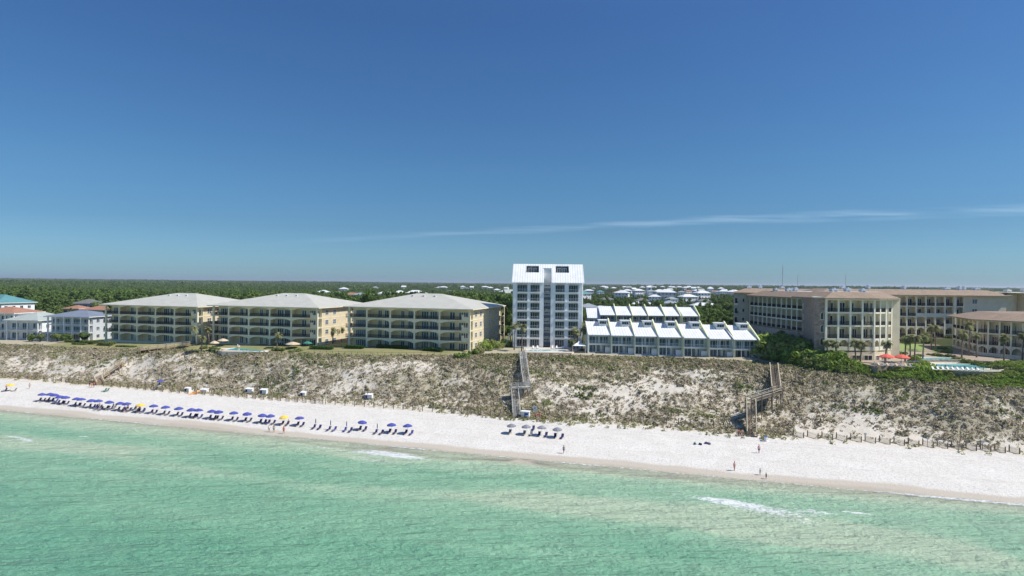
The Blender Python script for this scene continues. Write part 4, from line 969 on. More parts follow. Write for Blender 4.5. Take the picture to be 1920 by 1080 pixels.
# hotel terrace
slab_poly('hotel_terrace', [(91.5, 149.0), (105.0, 151.0), (107.0, 158.6), (113, 160.2), (130, 160), (140, 166), (148, 203), (150, 212.9), (112, 212.9), (106.2, 172), (104, 164.2), (99.2, 160.9), (91.5, 160.9)], 11.0, 16.05, 'deck_hotel', 'beige paved terrace of the hotel courtyard')
m, t, b = newmat('courtyard_grass'); t.links.new(ramp(t, noise(t, .9, 5), [(.3, (.16,.24,.06)), (.7, (.30,.38,.12))]), b.inputs['Base Color']); b.inputs['Roughness'].default_value = .95; bump(t, b, noise(t, 6, 3), .5, .08); MAT['grass'] = m
for pts in ([P2(1683, 657, 16.1), P2(1735, 659, 16.1), P2(1733, 648, 16.1), P2(1722, 643, 16.1), P2(1684, 643, 16.1)], [P2(1748, 660, 16.1), P2(1790, 659, 16.1), P2(1782, 649, 16.1), P2(1748, 648, 16.1)]):
    slab_poly('courtyard_lawn', pts, 15.9, 16.11, 'grass', 'green lawn in the hotel courtyard')
pool('upper courtyard pool with the free form outline between the palms', 118.3, 165.0, 6.4, 2.8, 16.07, 'pool2', 2.2, .12, .1, 'swimming pools', 'hotel_trim')
o = blob(116.5, 151.4, 10.6, 7.2, 40, 2.3, .05, .08)
r_ = thing('pool_platform', 'round raised stone platform carrying the lower hotel pool', 'platform', (116.5, 151.4, 15.78))
oo = [(x-116.5, y-151.4) for x, y in o]
MB().extrude([(x, y, -4.5) for x, y in oo], (0, 0, 4.5)).obj('retaining_wall', MAT['wall_low'], r_)
ring([(x*1.015, y*1.03) for x, y in oo], [(x*.97, y*.95) for x, y in oo], -.15, .28).obj('parapet', MAT['hotel_trim'], r_)
pool('lower round hotel pool on the raised stone platform above the scrub', 116.2, 151.6, 7.8, 4.6, 15.8, 'pool2', 2.3, .06, .05, 'swimming pools', 'hotel_trim')
r_ = thing('garden_wall', 'curved beige retaining wall behind the lower hotel pool', 'wall', (0, 0, 0))
pts = [(106.2, 158.2), (110, 159.8), (116, 160.4), (122, 160), (128, 157.5), (132, 152)]
for a, b_ in zip(pts[:-1], pts[1:]): MB().bar((a[0], a[1], 15.3), (b_[0], b_[1], 15.3), .5, 2.6).obj('wall_section', MAT['wall_low'], r_)
def fence_run(label, pts, h=1.1, mat='dark_metal', sp=.4, cat='railing', name='terrace_railing'):
    r_ = thing(name, label, cat, pts[0]); o0 = Vector(pts[0])
    for a, b_ in zip(pts[:-1], pts[1:]):
        a, b_ = Vector(a), Vector(b_); mb = MB(); d = b_-a; n = max(1, round(d.length/2.2)); q = a-o0
        mb.bar(q+Vector((0,0,h)), q+d+Vector((0,0,h)), .07); mb.bar(q+Vector((0,0,.15)), q+d+Vector((0,0,.15)), .05)
        k = int(d.length/sp)
        for i in range(1, k): mb.bar(q+d*i/k+Vector((0,0,.15)), q+d*i/k+Vector((0,0,h-.04)), .03)
        mb.obj('railing', MAT[mat], r_)
        for i in range(n): put('post', cached(('post', h, mat), lambda: MB().box(-.06, .06, -.06, .06, -.1, h+.12).mesh('post', MAT[mat])), r_, q+d*i/n)
    return r_
fence_run('white rail fence with dark posts along the seaward edge of the hotel terrace', [(91.8, 149.4, 16.05), (99, 150.4, 16.05), (104.9, 151.3, 16.05)], 1.1, 'grey_wall')
fence_run('thin metal fence round the seaward side of the round hotel pool', [(*o[i], 15.95) for i in range(22, 40)][::3], .8, 'dark_metal', .5)
fence_run('low brown timber fence beside the pool terrace of the middle cream block', [tuple(at_z(560, 661, 12.4)), tuple(at_z(592, 658, 12.6))], 1.0, 'wood_brown')
fence_run('thin wire fence along the seaward edge of the long lawn', [(*st2xy(s, float(crest(s))+.2), float(height(s, crest(s)))) for s in (-112, -103, -94, -85, -76, -68)], 1.1, 'wood', 3.0)

# ------------------------------------------------------------------ palms, trees and hedges
def palm_mesh(h, seed):
    rg = random.Random(seed); lean = rg.uniform(-.5, .5)
    tk = MB().tube([(0,0,-.4), (lean*.3, 0, h*.4), (lean, rg.uniform(-.2,.2), h)], [.24, .18, .17], 7).mesh('trunk', MAT['palm_trunk'], True)
    mb = MB()
    for i in range(30):
        a = rg.uniform(0, 6.28); el = rg.uniform(-.7, 1.25); L = rg.uniform(1.5, 2.2); p = Vector((lean, 0, h)); d = Vector((math.cos(a)*math.cos(el), math.sin(a)*math.cos(el), math.sin(el))); side = Vector((-math.sin(a), math.cos(a), 0)); q = [p]
        for k in range(6): d = (d + Vector((0,0,-.17-.06*k))).normalized(); p = p + d*L/6; q.append(p)
        for k in range(1, 6):
            w = .52*math.sin(math.pi*(k+.4)/6.8)+.1
            for sg in (-1, 1):
                tip = q[k] + side*sg*w + Vector((0,0,-.22*w)) + (q[k]-q[k-1])*1.1
                mb.poly([q[k-1], q[k], tip], [(0,1,2)]); 
                tip2 = (q[k]+q[k-1])/2 + side*sg*w*.95 + Vector((0,0,-.3*w)) + (q[k]-q[k-1])*.7
                mb.poly([q[k-1], (q[k]+q[k-1])/2, tip2], [(0,1,2)])
    return tk, mb.mesh('fronds', LEAF['palm'])
PK = {}
def palm(px, py, z, h, label, k=0, group='palm trees', Y=None):
    if (h, k) not in PK: PK[(h, k)] = palm_mesh(h, int(h*10)+k)
    p = at_z(px, py, z); z = z if z > hxy(p.x, p.y) - .2 else z
    r_ = thing('palm_tree', label, 'palm tree', p, random.uniform(0, 6), group)
    put('trunk', PK[(h, k)][0], r_); put('fronds', PK[(h, k)][1], r_); return r_
palm(378, 655, 12.6, 4.0, 'small pale palm at the left end of the condominium pool terrace', 1)
palm(519, 656, 12.5, 5.0, 'palm standing behind the right end of the turquoise condominium pool', 2)
for i, (px, py) in enumerate(((616, 643), (624, 645), (631, 643), (640, 642))): palm(px, py, 13.6, 5.2 if i % 2 else 4.6, '%s palm from the left by the yellow side wall of the middle block' % ordinal(i+1), i % 3)
palm(368, 646, 13.3, 5.5, 'palm in the shaded gap between the first and the middle cream block', 0); palm(392, 644, 13.3, 5.5, 'dark palm against the left corner of the middle cream block', 1)
palm(978, 657, 14.6, 7.6, 'tall palm rising in front of the white tower above the stair head', 1); palm(964, 656, 14.4, 8.0, 'tall palm at the left foot of the white tower', 2)
for i, (px, py, h) in enumerate(((1076, 655, 6.2), (1084, 656, 5.6), (1091, 655, 7.0), (1099, 656, 6.2), (1088, 652, 8.0), (1072, 660, 3.2))): palm(px, py, 14.4, h, '%s palm from the left between the white tower and the townhouses' % ordinal(i+1), i % 3)
HP = [(1486, 657, 15.8, 4.6, 'dark palm low against the stone tower beside the long wing'), (1501, 660, 15.8, 4.6, 'palm at the foot of the rough stone tower'), (1552, 679, 15.6, 5.4, 'palm before the left bay of the hotel front block'),
      (1569, 680, 15.6, 5.2, 'palm before the second bay of the hotel front block'), (1605, 681, 15.6, 5.6, 'left palm of the pair before the hotel front block'), (1613, 682, 15.6, 5.2, 'right palm of the pair before the hotel front block'), (1659, 683, 15.8, 5.6, 'palm beside the bright corner bay, left of the red parasols'),
      (1697, 679, 16.05, 6.2, 'first palm of the row beside the courtyard pool'), (1706.5, 680, 16.05, 6.6, 'second palm of the row beside the courtyard pool'), (1714.5, 682, 16.05, 7.0, 'third palm of the row beside the courtyard pool'), (1730, 673, 16.05, 6.6, 'palm standing alone behind the upper courtyard pool'),
      (1746, 656, 16.1, 7.4, 'taller palm on the courtyard lawn path'), (1754, 659, 16.1, 7.6, 'palm in front on the courtyard lawn path'), (1686, 640, 16.2, 9.0, 'dark palm in the shaded corner behind the front block'), (1712, 638, 16.2, 8.0, 'tall palm against the rear wing of the hotel'), (1760, 641, 16.2, 7.4, 'shaded palm close to the arcade of the rear wing'),
      (1803, 672, 15.9, 7.0, 'palm left of the lower hotel block'), (1817, 668, 15.9, 9.2, 'tallest palm before the corner of the lower hotel block'), (1831, 671, 15.9, 6.6, 'palm before the arcade of the lower hotel block'), (1882, 681, 15.6, 7.0, 'palm behind the right end of the round pool'), (1917, 676, 15.6, 7.4, 'palm at the far right edge before the lower block')]
for i, (px, py, z, h, lab) in enumerate(HP): palm(px, py, z, h, lab, i % 3)

TREE = {}
def tree(px, py, z, h, w, label, seed, group, kind='broad', cat='tree', name='broadleaf_tree', leaf='broad', n=1500, sz=.38):
    key = (round(h), round(w), kind, seed % 3, leaf, n)
    if key not in TREE:
        rg = np.random.default_rng(seed); TREE[key] = (quads_mesh('crown', crown_quads(rg, h, w, n, sz, kind), LEAF[leaf]), trunk_mb(rg, h, .22, 6).mesh('trunk', MAT['trunk'], True))
    p = at_z(px, py, z); r_ = thing(name, label, cat, (p.x, p.y, hxy(p.x, p.y)-.1), random.uniform(0, 6), group)
    put('crown', TREE[key][0], r_); put('trunk', TREE[key][1], r_); return r_
def bushes(pts, group, labelfn, leaf='green', name='bush'):
    for i, (px, py, z, h, w) in enumerate(pts):
        p = at_z(px, py, z); key = ('bush', round(h*2), round(w), leaf, i % 3)
        def mk():
            rg = np.random.default_rng(i+5); cs = np.array([(rg.uniform(-w*.3, w*.3), rg.uniform(-w*.25, w*.25), h*rg.uniform(.2, .6)) for _ in range(8)]); rs = np.array([(w*.2, w*.2, h*.38)]*8)
            return quads_mesh('bush', leaf_cloud(int(120*w), .22, clump_shape(cs, rs), rg), LEAF[leaf])
        me = cached(key, mk); o = put(name, me, None, (p.x, p.y, hxy(p.x, p.y)), i*1.3); o['label'] = labelfn(i); o['category'] = 'bush'; o['group'] = group
bushes([(895, 662, 14, 2.6, 5), (905, 655, 14, 3, 6), (918, 652, 14, 3.2, 6.5), (932, 655, 14, 2.6, 6), (944, 652, 14, 2.8, 5), (886, 666, 13.6, 2, 4), (913, 660, 13.8, 2.4, 5), (870, 668, 13.6, 1.6, 4), (858, 668, 13.6, 1.4, 3)], 'round green bushes beside the nearest condominium',
       lambda i: ['bright green bush left of the group', 'rounded green bush second in the group', 'largest rounded bush of the group', 'bright bush right of the largest', 'rightmost bush near the white stair', 'dark bush at the lawn end', 'front bush on the dune crest', 'grey green bush on the lawn edge', 'small grey shrub on the lawn edge'][i] + ' between condominium and tower', 'scrub')
bushes([(399, 656, 12, 1.6, 3.5), (406, 658, 12, 1.5, 3.5), (414, 659.5, 12, 1.3, 3), (384, 652, 12.4, 1.6, 4), (428, 661, 12, .9, 2.5), (517, 661.5, 12, 1.6, 4), (530, 661.5, 12, 1.2, 3), (560, 661, 12.4, 1.1, 3), (548, 662, 12.4, 1, 3)], 'garden bushes at the edge of the pool terrace',
       lambda i: '%s garden bush along the edge of the turquoise pool terrace' % ordinal(i+1), 'green')
bushes([(1676, 668, 16, 1.2, 3), (1690, 664, 16, 1.4, 4), (1720, 668, 16, 1.2, 3.5), (1738, 682, 16, 1.0, 3), (1760, 668, 16, 1.5, 4), (1772, 662, 16, 1.3, 4), (1782, 670, 16, 1.6, 4), (1795, 676, 16, 1.5, 4), (1812, 680, 16, 1.4, 4.5), (1830, 683, 16, 1.5, 4.5),
        (1850, 686, 16, 1.6, 5), (1868, 690, 16, 1.5, 5), (1888, 694, 15.6, 1.6, 5), (1906, 698, 15.6, 1.6, 5), (1746, 666, 16, 1.0, 3), (1705, 671, 16, 1, 3), (1765, 655, 16, 1.6, 4), (1742, 645, 16, 1.6, 5), (1695, 643, 16, 1.8, 6), (1722, 640, 16, 1.6, 6), (1775, 643, 16, 1.8, 6)], 'planting in the hotel courtyard',
       lambda i: '%s courtyard shrub among the hotel pools, palms and paths' % ordinal(i+1), 'green')
# clipped hedges on the lawn
hq = [(138, 643, 8), (150, 647, 7), (165, 647, 7), (197, 650, 7), (237, 653, 9), (603, 659.5, 8.6), (664, 661, 7.2), (735, 663, 11), (812, 667, 7), (210, 649, 2.5)]
for i, (px, py, L) in enumerate(hq):
    p = at_z(px, py, 12.6 if px > 400 else 10.9); rg = np.random.default_rng(i)
    def shp(n, rng, L=L): return np.stack([rng.uniform(-L/2, L/2, n), rng.uniform(-.7, .7, n), rng.uniform(.1, 1, n)*(1.15 if px > 400 else 1.0 + .5*math.sin(px))], -1)
    o = put('hedge', quads_mesh('hedge', leaf_cloud(int(210*L), .16, shp, rg), LEAF['hedge' if px > 400 else 'green']), None, (p.x, p.y, hxy(p.x, p.y)+.1), COAST)
    o['label'] = ('%s clipped hedge from the left on the long lawn below the cream blocks' % ordinal(i+1) if i < 9 else 'tiny clump of hedge on the left lawn by the boardwalk'); o['category'] = 'hedge'; o['group'] = 'hedges on the lawn'

# coastal scrub above the right dune: one dense mass
bush_kinds = []
for i in range(5):
    rg = np.random.default_rng(40+i); cs = np.array([(rg.uniform(-1.1, 1.1), rg.uniform(-1.1, 1.1), rg.uniform(.5, 1.5)) for _ in range(9)]); rs = np.array([(.75, .75, .55)]*9)*rg.uniform(.7, 1.15, (9, 1))
    bush_kinds.append(quads_mesh('bush_kind', leaf_cloud(420, .20, clump_shape(cs, rs), rg), LEAF['scrub']))
rg = np.random.default_rng(3); pts = []; sc = []
edge_lo = [(1424, 655), (1448, 676), (1480, 683), (1520, 690), (1560, 697), (1600, 702), (1660, 710), (1730, 719), (1800, 727), (1860, 733), (1960, 741)]
lo = []
for px, py in edge_lo:
    s_guess = 30; z = 13.8
    for _ in range(8): q = at_z(px, py, z); z = .5*z + .5*hxy(q.x, q.y)
    lo.append(xy2st(q.x, q.y))
los = np.array([a for a, _ in lo]); lot = np.array([b_ for _, b_ in lo])
print('scrub lower edge', [(round(a), round(b_)) for a, b_ in lo])
for _ in range(8500):
    s = rg.uniform(17, 110); t_ = rg.uniform(158, 205); lo_t = float(np.interp(s, los, lot)) + 2.2*(float(fbm(s/4, 0., 2, 7))-.5)
    x, y = st2xy(s, t_)
    if t_ < lo_t: continue
    if x > 90.6 and y > 148.3 + (x-91)*.14 and x < 107 or (x > 83 and y > 160) or (x > 106 and (x-116.5)**2/125 + (y-151.4)**2/60 < 1) or (x > 107 and y > 157) : continue
    if x < 70 and t_ > 186: 
        if x < 66.5 or t_ > 203: continue
    if s < 22 and t_ < 184 and x < 67.5: continue
    z = float(height(s, t_)); d_edge = min(1, (t_-lo_t)/5)
    k = (.5 + .62*d_edge) * rg.uniform(.6, 1.25)
    if y > 168: k *= 1.35
    if 71 < x < 88 and y > 146: k *= 1.2 + .5*min(1, (y-146)/12)
    if x < 75 and y > 158: k *= .55
    if x < 72 and y > 168: continue
    if x > 107.5: k *= .62
    pts.append((x, y, z-.15)); sc.append(k)
scatter('coastal_scrub', bush_kinds, pts, sc, 'dense wind clipped green coastal scrub sloping down from the hotel', 'scrub')

# ------------------------------------------------------------------ houses behind the buildings
def house_wins(root, W_, D, H, fl, nx, ny, frame='white_trim', glass='glass_dark', ww=1.1):
    for f in range(fl):
        z = .9 + f*H/fl
        for i in range(nx): window(root, (W_*(i+.5)/nx, 0, z), ww, 1.4, 1, 0, frame, glass)
        for i in range(ny): window(root, (W_, D*(i+.5)/ny, z), ww, 1.4, 1, R(90), frame, glass); window(root, (0, D*(i+.5)/ny, z), ww, 1.4, 1, R(-90), frame, glass)
def far_house(kind):
    W_, D, H, fl, roof, wall, gable = kind
    r_ = thing('house', '', 'house')
    boxpart('wall', r_, 0, W_, 0, D, -3, H, wall)
    if gable:
        mb = MB(); mb.extrude([(-.5, -.6, H), (-.5, D/2, H+D*.32), (-.5, D+.6, H), (-.5, D+.6, H+.25), (-.5, D/2, H+D*.32+.28), (-.5, -.6, H+.25)], (W_+1, 0, 0)); mb.obj('roof', MAT[roof], r_)
        for x in (0.01, W_-.16): MB().extrude([(x, 0, H), (x, D, H), (x, D/2, H+D*.31)], (.15, 0, 0)).obj('gable', MAT[wall], r_)
    else: hiproof(r_, 0, W_, 0, D, H+.25, min(W_, D)*.24, .7, roof)
    house_wins(r_, W_, D, H, fl, max(2, int(W_/3.2)), 2)
    boxpart('porch', r_, W_*.1, W_*.9, -1.6, -.01, H*.5-.2, H*.5, 'white_trim'); 
    for x in (.1, .5, .9): boxpart('porch_post', r_, W_*x-.1, W_*x+.1, -1.6, -1.4, -2, H*.5-.2, 'white_trim')
    return r_
HK = [(11, 9, 7.5, 2, 'roof_grey', 'white', False), (13, 10, 8.5, 3, 'roof_white', 'white', False), (10, 12, 8.8, 3, 'roof_sage', 'cream', True), (14, 9, 6.5, 2, 'terracotta', 'hotel_trim', False),
      (12, 10, 8.5, 3, 'roof_teal', 'white', False), (18, 11, 9.2, 3, 'roof_white', 'grey_wall', False), (9, 9, 9.5, 3, 'roof_white', 'white', True), (12, 9, 6.0, 2, 'shingle', 'grey_wall', False)]
RN = ['grey hip roofed white', 'white hip roofed', 'sage green gabled cream', 'terracotta roofed cream', 'teal roofed white', 'broad white roofed grey', 'tall white gabled', 'dark shingle roofed grey']
HS = [far_house(k) for k in HK]; used = [False]*8; allh = []
FARH = [ # px, py of the foot, ground height, kind
 (62,0),]
town = [(1100,548,5),(1112,541,0),(1124,549,4),(1137,541,6),(1150,540,1),(1153,550,3),(1163,545,7),(1172,551,1),(1178,541,2),(1190,544,6),(1196,553,1),(1203,540,1),(1210,548,7),(1219,553,0),(1217,541,6),(1228,538,1),(1232,546,3),(1236,556,1),(1245,544,1),(1250,551,6),(1257,547,2),(1262,540,1),
 (1270,539,5),(1276,552,0),(1285,541,1),(1290,548,3),(1300,543,6),(1306,548,1),(1315,546,2),(1321,553,0),(1330,543,1),(1337,549,3),(1345,548,0),(1352,546,1),(1358,547,6),(1316,560,1),(1240,560,5),(1160,560,1),(1140,566,7),(1262,569,0),(1290,567,5),(1320,571,7),(1205,569,7),(1225,565,1),(1367,552,1),(1380,546,1),
 (640,546,1),(703,540,0),(756,542,6),(820,540,1),(826,541,5),(866,540,1),(872,541,0),(884,541,6),(905,541,5),(918,542,1),(628,558,0),(652,559,3),(670,562,0),(690,566,2),(702,562,7),(716,561,1),(730,559,0),(745,558,1),(770,560,5),(783,560,1),(795,561,0),(948,545,6),(941,552,1),(955,560,2),(930,546,1),
 (430,568,4),(445,566,4),(458,566,3),(470,565,3),(600,558,1),(842,548,7),(1094,563,4),(1350,540,1),(1240,537,1),(1180,537,0),(1292,537,6),(1330,537,1),(1375,541,1),(1395,543,0),(1410,545,1),(1130,538,5),(1170,539,1),(1215,537,5),(1255,536,1),(1310,538,1)]
for i, (px, py, k) in enumerate(sorted(town)):
    py = py + 1.2; yh = 531 + (px-960)*.0105; z0 = 11.5
    d = (CAM_Z - z0) * F / max(py + 4 - yh, 9); X = (px-960)/F*d; zt = hxy(X, d); d = (CAM_Z - zt) * F / max(py + 4 - yh, 9); d = min(d, 2300); X = (px-960)/F*d
    o = HS[k] if not used[k] else copy_tree(HS[k]); used[k] = True; sc_ = 1.0 if d < 700 else 1.3
    o.location = (X-5, d, hxy(X, d)); o.rotation_euler = (0, 0, random.choice([-.35, -.2, 0, .15, .3])); o.scale = (sc_, sc_, sc_)
    BLOCKED.append((X, d, 13)); BLOCKED.append((X*.96, d*.96, 9)); BLOCKED.append((X*.93, d*.93, 7))
    if d > 1000: BLOCKED.append((X*.90, d*.90, 12)); BLOCKED.append((X*.96, d*.96, 15))
    side = 'beyond the townhouse roofs' if px > 1092 and px < 1370 else ('behind the cream condominium roofs' if px < 960 else 'beyond the hotel roofs')
    allh.append((k, side, px, o))
from collections import defaultdict
grp = defaultdict(list)
for k, side, px, o in allh: grp[(k, side)].append((px, o))
for (k, side), L in grp.items():
    for j, (px, o) in enumerate(sorted(L, key=lambda a: a[0])):
        o['group'] = 'distant houses among the trees'
        o['label'] = ('%s house %s' % (RN[k], side)) if len(L) == 1 else '%s %s house from the left %s' % (ordinal(j+1), RN[k], side)
for k in range(8):
    if not used[k]: bpy.data.objects.remove(HS[k])
# white lookout tower among the far houses
r_ = thing('lookout_tower', 'white square lookout tower with dark belfry opening among far roofs', 'tower', (243, 1050, hxy(243, 1050)))
boxpart('wall', r_, -4.5, 4.5, -4.5, 4.5, -2, 17, 'white'); hiproof(r_, -5, 5, -5, 5, 17.2, 3, .6, 'roof_white'); window(r_, (0, -4.5, 12), 3.4, 3.6, 2, glass='glass_dark'); window(r_, (4.5, 0, 12), 3.4, 3.6, 2, R(90), glass='glass_dark'); BLOCKED += [(243, 1050, 20), (233, 1010, 18), (222, 960, 12)]

# individually built houses at the left edge
def villa(label, px, py, z, W_, D, H, fl, roof, wall, rz, rise=None, inset=None, porch=True, nx=4, ny=3):
    p = at_z(px, py, z); r_ = thing('villa', label, 'house', (p.x, p.y, z), rz, 'houses on the dune at the left')
    boxpart('wall', r_, 0, W_, 2.0 if porch else 0, D, -2.5, H, wall)
    hiproof(r_, 0, W_, 0, D, H+.25, rise or min(W_, D)*.2, .9, roof, inset)
    fh = H/fl; y0 = 2.0 if porch else 0
    if porch:
        for f in range(1, fl): boxpart('balcony', r_, 0, W_, 0, 1.99, f*fh-.25, f*fh, 'white_trim'); railing(r_, (.2, .06, f*fh), W_-.4, 1.0, 0, 'white_trim', .25)
        n = max(3, int(W_/3.6))
        for i in range(n+1): boxpart('porch_column', r_, W_*i/n-.22 + (.22 if i == 0 else 0) - (.22 if i == n else 0), W_*i/n+.22 + (.22 if i == 0 else 0) - (.22 if i == n else 0), -.03, .4, -2, H-.02, 'white_trim')
    for f in range(fl):
        for i in range(nx): window(r_, (W_*(i+.5)/nx, y0, f*fh+.15), W_/nx*.66, fh*.68, 3, name='glass_door')
        for i in range(ny): window(r_, (W_, y0+1.5+(D-y0-2)*(i+.3)/ny, f*fh+.8), 1.7, 1.5, 2, R(90))
    BLOCKED.append((p.x+W_/2, p.y+D/2, max(W_, D)*.75)); BLOCKED.append((p.x*.94+W_/2, p.y*.94, max(W_, D)*.75)); BLOCKED.append((p.x*.89+W_/2, p.y*.89, max(W_, D)*.75)); return r_
villa('three storey pale villa with slate blue hip roof and screened galleries', 88, 637, 11.0, 18.5, 15, 9.4, 3, 'roof_blue', 'grey_wall', R(-6), 2.2, None, True, 4, 3)
villa('white two storey villa with sage grey hip roof left of the blue roofed one', 11, 636, 10.6, 14, 17, 7.8, 2, 'roof_sage', 'white', R(-4), 3.0, None, True, 3, 3)
villa('white villa with brown red tiled roof cut by the left picture edge', -42, 634, 10.5, 16, 14, 10.5, 3, 'terracotta', 'white', R(-3), 2.4)
p = at_z(-20, 602, 12); r_ = thing('resort_house', 'long white building under a broad teal metal roof at the far left', 'building', (-330, 331, 11.5), R(-18))
boxpart('wall', r_, 0, 62, 1.6, 18, -3, 11.0, 'white'); hiproof(r_, 0, 62, 0, 18, 11.25, 4.2, 1.0, 'roof_teal'); hiproof(r_, 22, 44, -1.5, 17, 12.4, 4.6, .6, 'roof_teal', None, 'white_trim', 'upper_roof'); BLOCKED += [(-300, 322, 30), (-280, 314, 22), (-315, 330, 25), (-270, 290, 20), (-290, 300, 22)]
for f in range(3):
    if f: boxpart('balcony', r_, 0, 62, 0, 1.59, f*3.6-.25, f*3.6, 'white_trim'); railing(r_, (.1, .06, f*3.6), 61.8, 1.0, 0, 'white_trim', .4)
    for i in range(15): window(r_, (2.1+i*4.12, 1.6, f*3.6+.1), 2.5, 2.3, 2, name='glass_door', glass='glass_dark')
    for i in range(4): window(r_, (62, 3.8+i*3.8, f*3.6+.8), 1.6, 1.6, 2, R(90), glass='glass_dark')
for i in range(16): boxpart('porch_column', r_, i*4.12, i*4.12+.45, -.03, .4, -2, 11, 'white_trim')
BLOCKED += [(r_*d_, d_, 14) for r_ in (-.765, -.735, -.705) for d_ in (240, 262, 285, 308, 330)]
villa('small house with orange red tiled hip roof left of the first cream block', 118, 596, 11.5, 11, 10, 5.6, 2, 'terracotta', 'cream', R(-8), 2.0, None, False, 3, 2)
villa('second house with orange red tiled roof touching the first cream block', 158, 600, 11.5, 14, 10, 6.0, 2, 'terracotta', 'cream', R(-8), 2.2, None, False, 3, 2)
villa('dark shingle roofed house behind the orange tiled roofs', 140, 592, 11.5, 12, 11, 8.2, 2, 'shingle', 'grey_wall', R(12), 2.6, None, False, 3, 2)
def slabhouse(label, px, py, z, W_, D, H, roof, rz=0):
    p = at_z(px, py, z); r_ = thing('house', label, 'house', (p.x, p.y, z), rz, 'houses behind the townhouses'); boxpart('wall', r_, 0, W_, 0, D, -2, H, 'white')
    hiproof(r_, 0, W_, 0, D, H+.25, 2.4, .8, roof); house_wins(r_, W_, D, H, 2, 4, 3); BLOCKED.append((p.x+W_/2, p.y+D/2, W_*.7)); BLOCKED.append((p.x*.95+W_/2, p.y*.95, W_*.5))
slabhouse('grey metal roofed house just right of the white tower', 1085, 598, 13, 14, 13, 7.5, 'roof_grey'); slabhouse('pale grey roofed house between the tower and the back townhouses', 1108, 600, 13, 14, 12, 6.5, 'roof_grey')
slabhouse('long low white roofed house behind the back townhouse row', 1186, 583, 12, 19, 10, 6, 'roof_white'); slabhouse('flat pale roofed house at the right behind the back townhouses', 1300, 586, 12, 22, 10, 6, 'roof_white')
slabhouse('grey hip roofed house behind the middle of the back townhouses', 1245, 583, 12, 12, 10, 7, 'roof_grey')

# individually standing trees round the buildings
g = 'trees round the buildings'
TL = [(1330,600,12,10,8),(1345,604,12,10,8),(1322,608,13,9,7),(1360,600,12,11,8),(1352,612,13.5,9,8),(1338,620,13.8,8,7),(1372,606,12.5,11,8),(1390,620,13.5,8,7),(1378,632,14,7,6),(1394,636,14,6,6),(1340,628,14.2,6,5),(1365,624,14,8,6)]
for i, (px, py, z, h, w) in enumerate(TL): tree(px, py, z, h, w, '%s dark tree from the front in the grove between townhouses and hotel wing' % ordinal(i+1), 20+i, g)
TL = [(1447,640,14.5,6,6),(1455,646,14.5,6,6),(1460,656,14.5,5.6,5.6),(1462,652,15,6,6),(1470,664,15,5,6),(1452,670,14.6,3,4)]
for i, (px, py, z, h, w) in enumerate(TL): tree(px, py, z, h, w, '%s low windswept tree from the left beside the last townhouse' % ordinal(i+1), 50+i, 'windswept trees by the townhouses', 'broad', 'tree', 'windswept_tree', 'green', 1200, .3)
TL = [(108,640,10.6,4.5,5),(125,642,10.6,3.5,5),(152,632,11.4,5,6),(168,628,11.6,6,6.5),(178,632,11.8,5,5.5),(160,640,11.2,3.5,5),(190,626,12,5,5),(60,640,10.4,3,4),(75,641,10.4,3.4,4),(45,600,11,8,7),(70,604,11,7,6.5),(92,604,11,8,6.5),(108,600,11,9,7),(60,612,11,6,6),(84,615,11,6,6)]
for i, (px, py, z, h, w) in enumerate(TL): tree(px, py, z, h, w, '%s garden tree or shrub from the left edge among the villas' % ordinal(i+1), 70+i, 'garden trees among the villas', 'broad', 'tree', 'garden_tree', 'broad' if i % 2 else 'green', 900, .34)
TL = [(944,620,13,11,8),(952,606,12,12,8),(936,600,12,12,8),(950,632,13.6,8,7),(957,640,14,6,5),(946,640,14,7,6)]
for i, (px, py, z, h, w) in enumerate(TL): tree(px, py, z, h, w, '%s tree from the back in the gap between condominium and tower' % ordinal(i+1), 90+i, 'trees left of the tower')

# the wood to the horizon
def wood(n, dmin, dmax, spread=.98):
    d = np.sqrt(RNG.uniform(dmin**2, dmax**2, n)); r = RNG.uniform(-spread, spread, n); return d*r, d
def free(x, y, rad=0):
    ok = np.ones(len(x), bool)
    for bx, by, br in BLOCKED: ok &= (x-bx)**2 + (y-by)**2 > (br+rad)**2
    s, t_ = xy2st(x, y)
    ok &= t_ > 236
    ok &= ~((x > 84) & (x < 225) & (y < 262)); ok &= ~((x > 28) & (x < 84) & (y < 284)); ok &= ~((x > -5) & (x < 30) & (y < 245))
    return ok
def density(x, y):
    r = x/y; d = np.full(len(x), .92)
    town_ = (r > .12) & (r < .42) & (y > 330) & (y < 1500); d = np.where(town_, .34 + .25*(fbm(x/60, y/60, 2, 5) > .5), d)
    t2 = (r > -.32) & (r < -.0) & (y > 560) & (y < 900); d = np.where(t2, .55, d)
    return d * np.where(fbm(x/45, y/45, 3, 17) > .30, 1, .35)
x, y = wood(15500, 240, 700); k = free(x, y) & (RNG.uniform(0, 1, len(x)) < density(x, y)); x, y = x[k], y[k]; s, t_ = xy2st(x, y)
scl = RNG.uniform(.62, 1.35, len(x)) * (.60 + .9*fbm(x/50, y/50, 3, 2)) * np.where((x/y > .1), .58, 1.0)
scatter('woodland', near_kinds, np.stack([x, y, height(s, t_)-.3], -1), scl, 'dense green mixed woodland behind the beach front buildings', 'woodland')
x, y = wood(34000, 700, 1900); k = free(x, y, 4) & (RNG.uniform(0, 1, len(x)) < density(x, y)*.8); x, y = x[k], y[k]; s, t_ = xy2st(x, y)
scl = RNG.uniform(.65, 1.2, len(x)) * (.8 + .5*fbm(x/90, y/90, 3, 2)) * np.where((x/y > .1) & (y < 1600), .60, 1.0)
scatter('far_woodland', mid_kinds, np.stack([x, y, height(s, t_)-.3], -1), scl, 'farther woodland reaching towards the horizon', 'woodland')
x, y = wood(30000, 1850, 9000); s, t_ = xy2st(x, y)
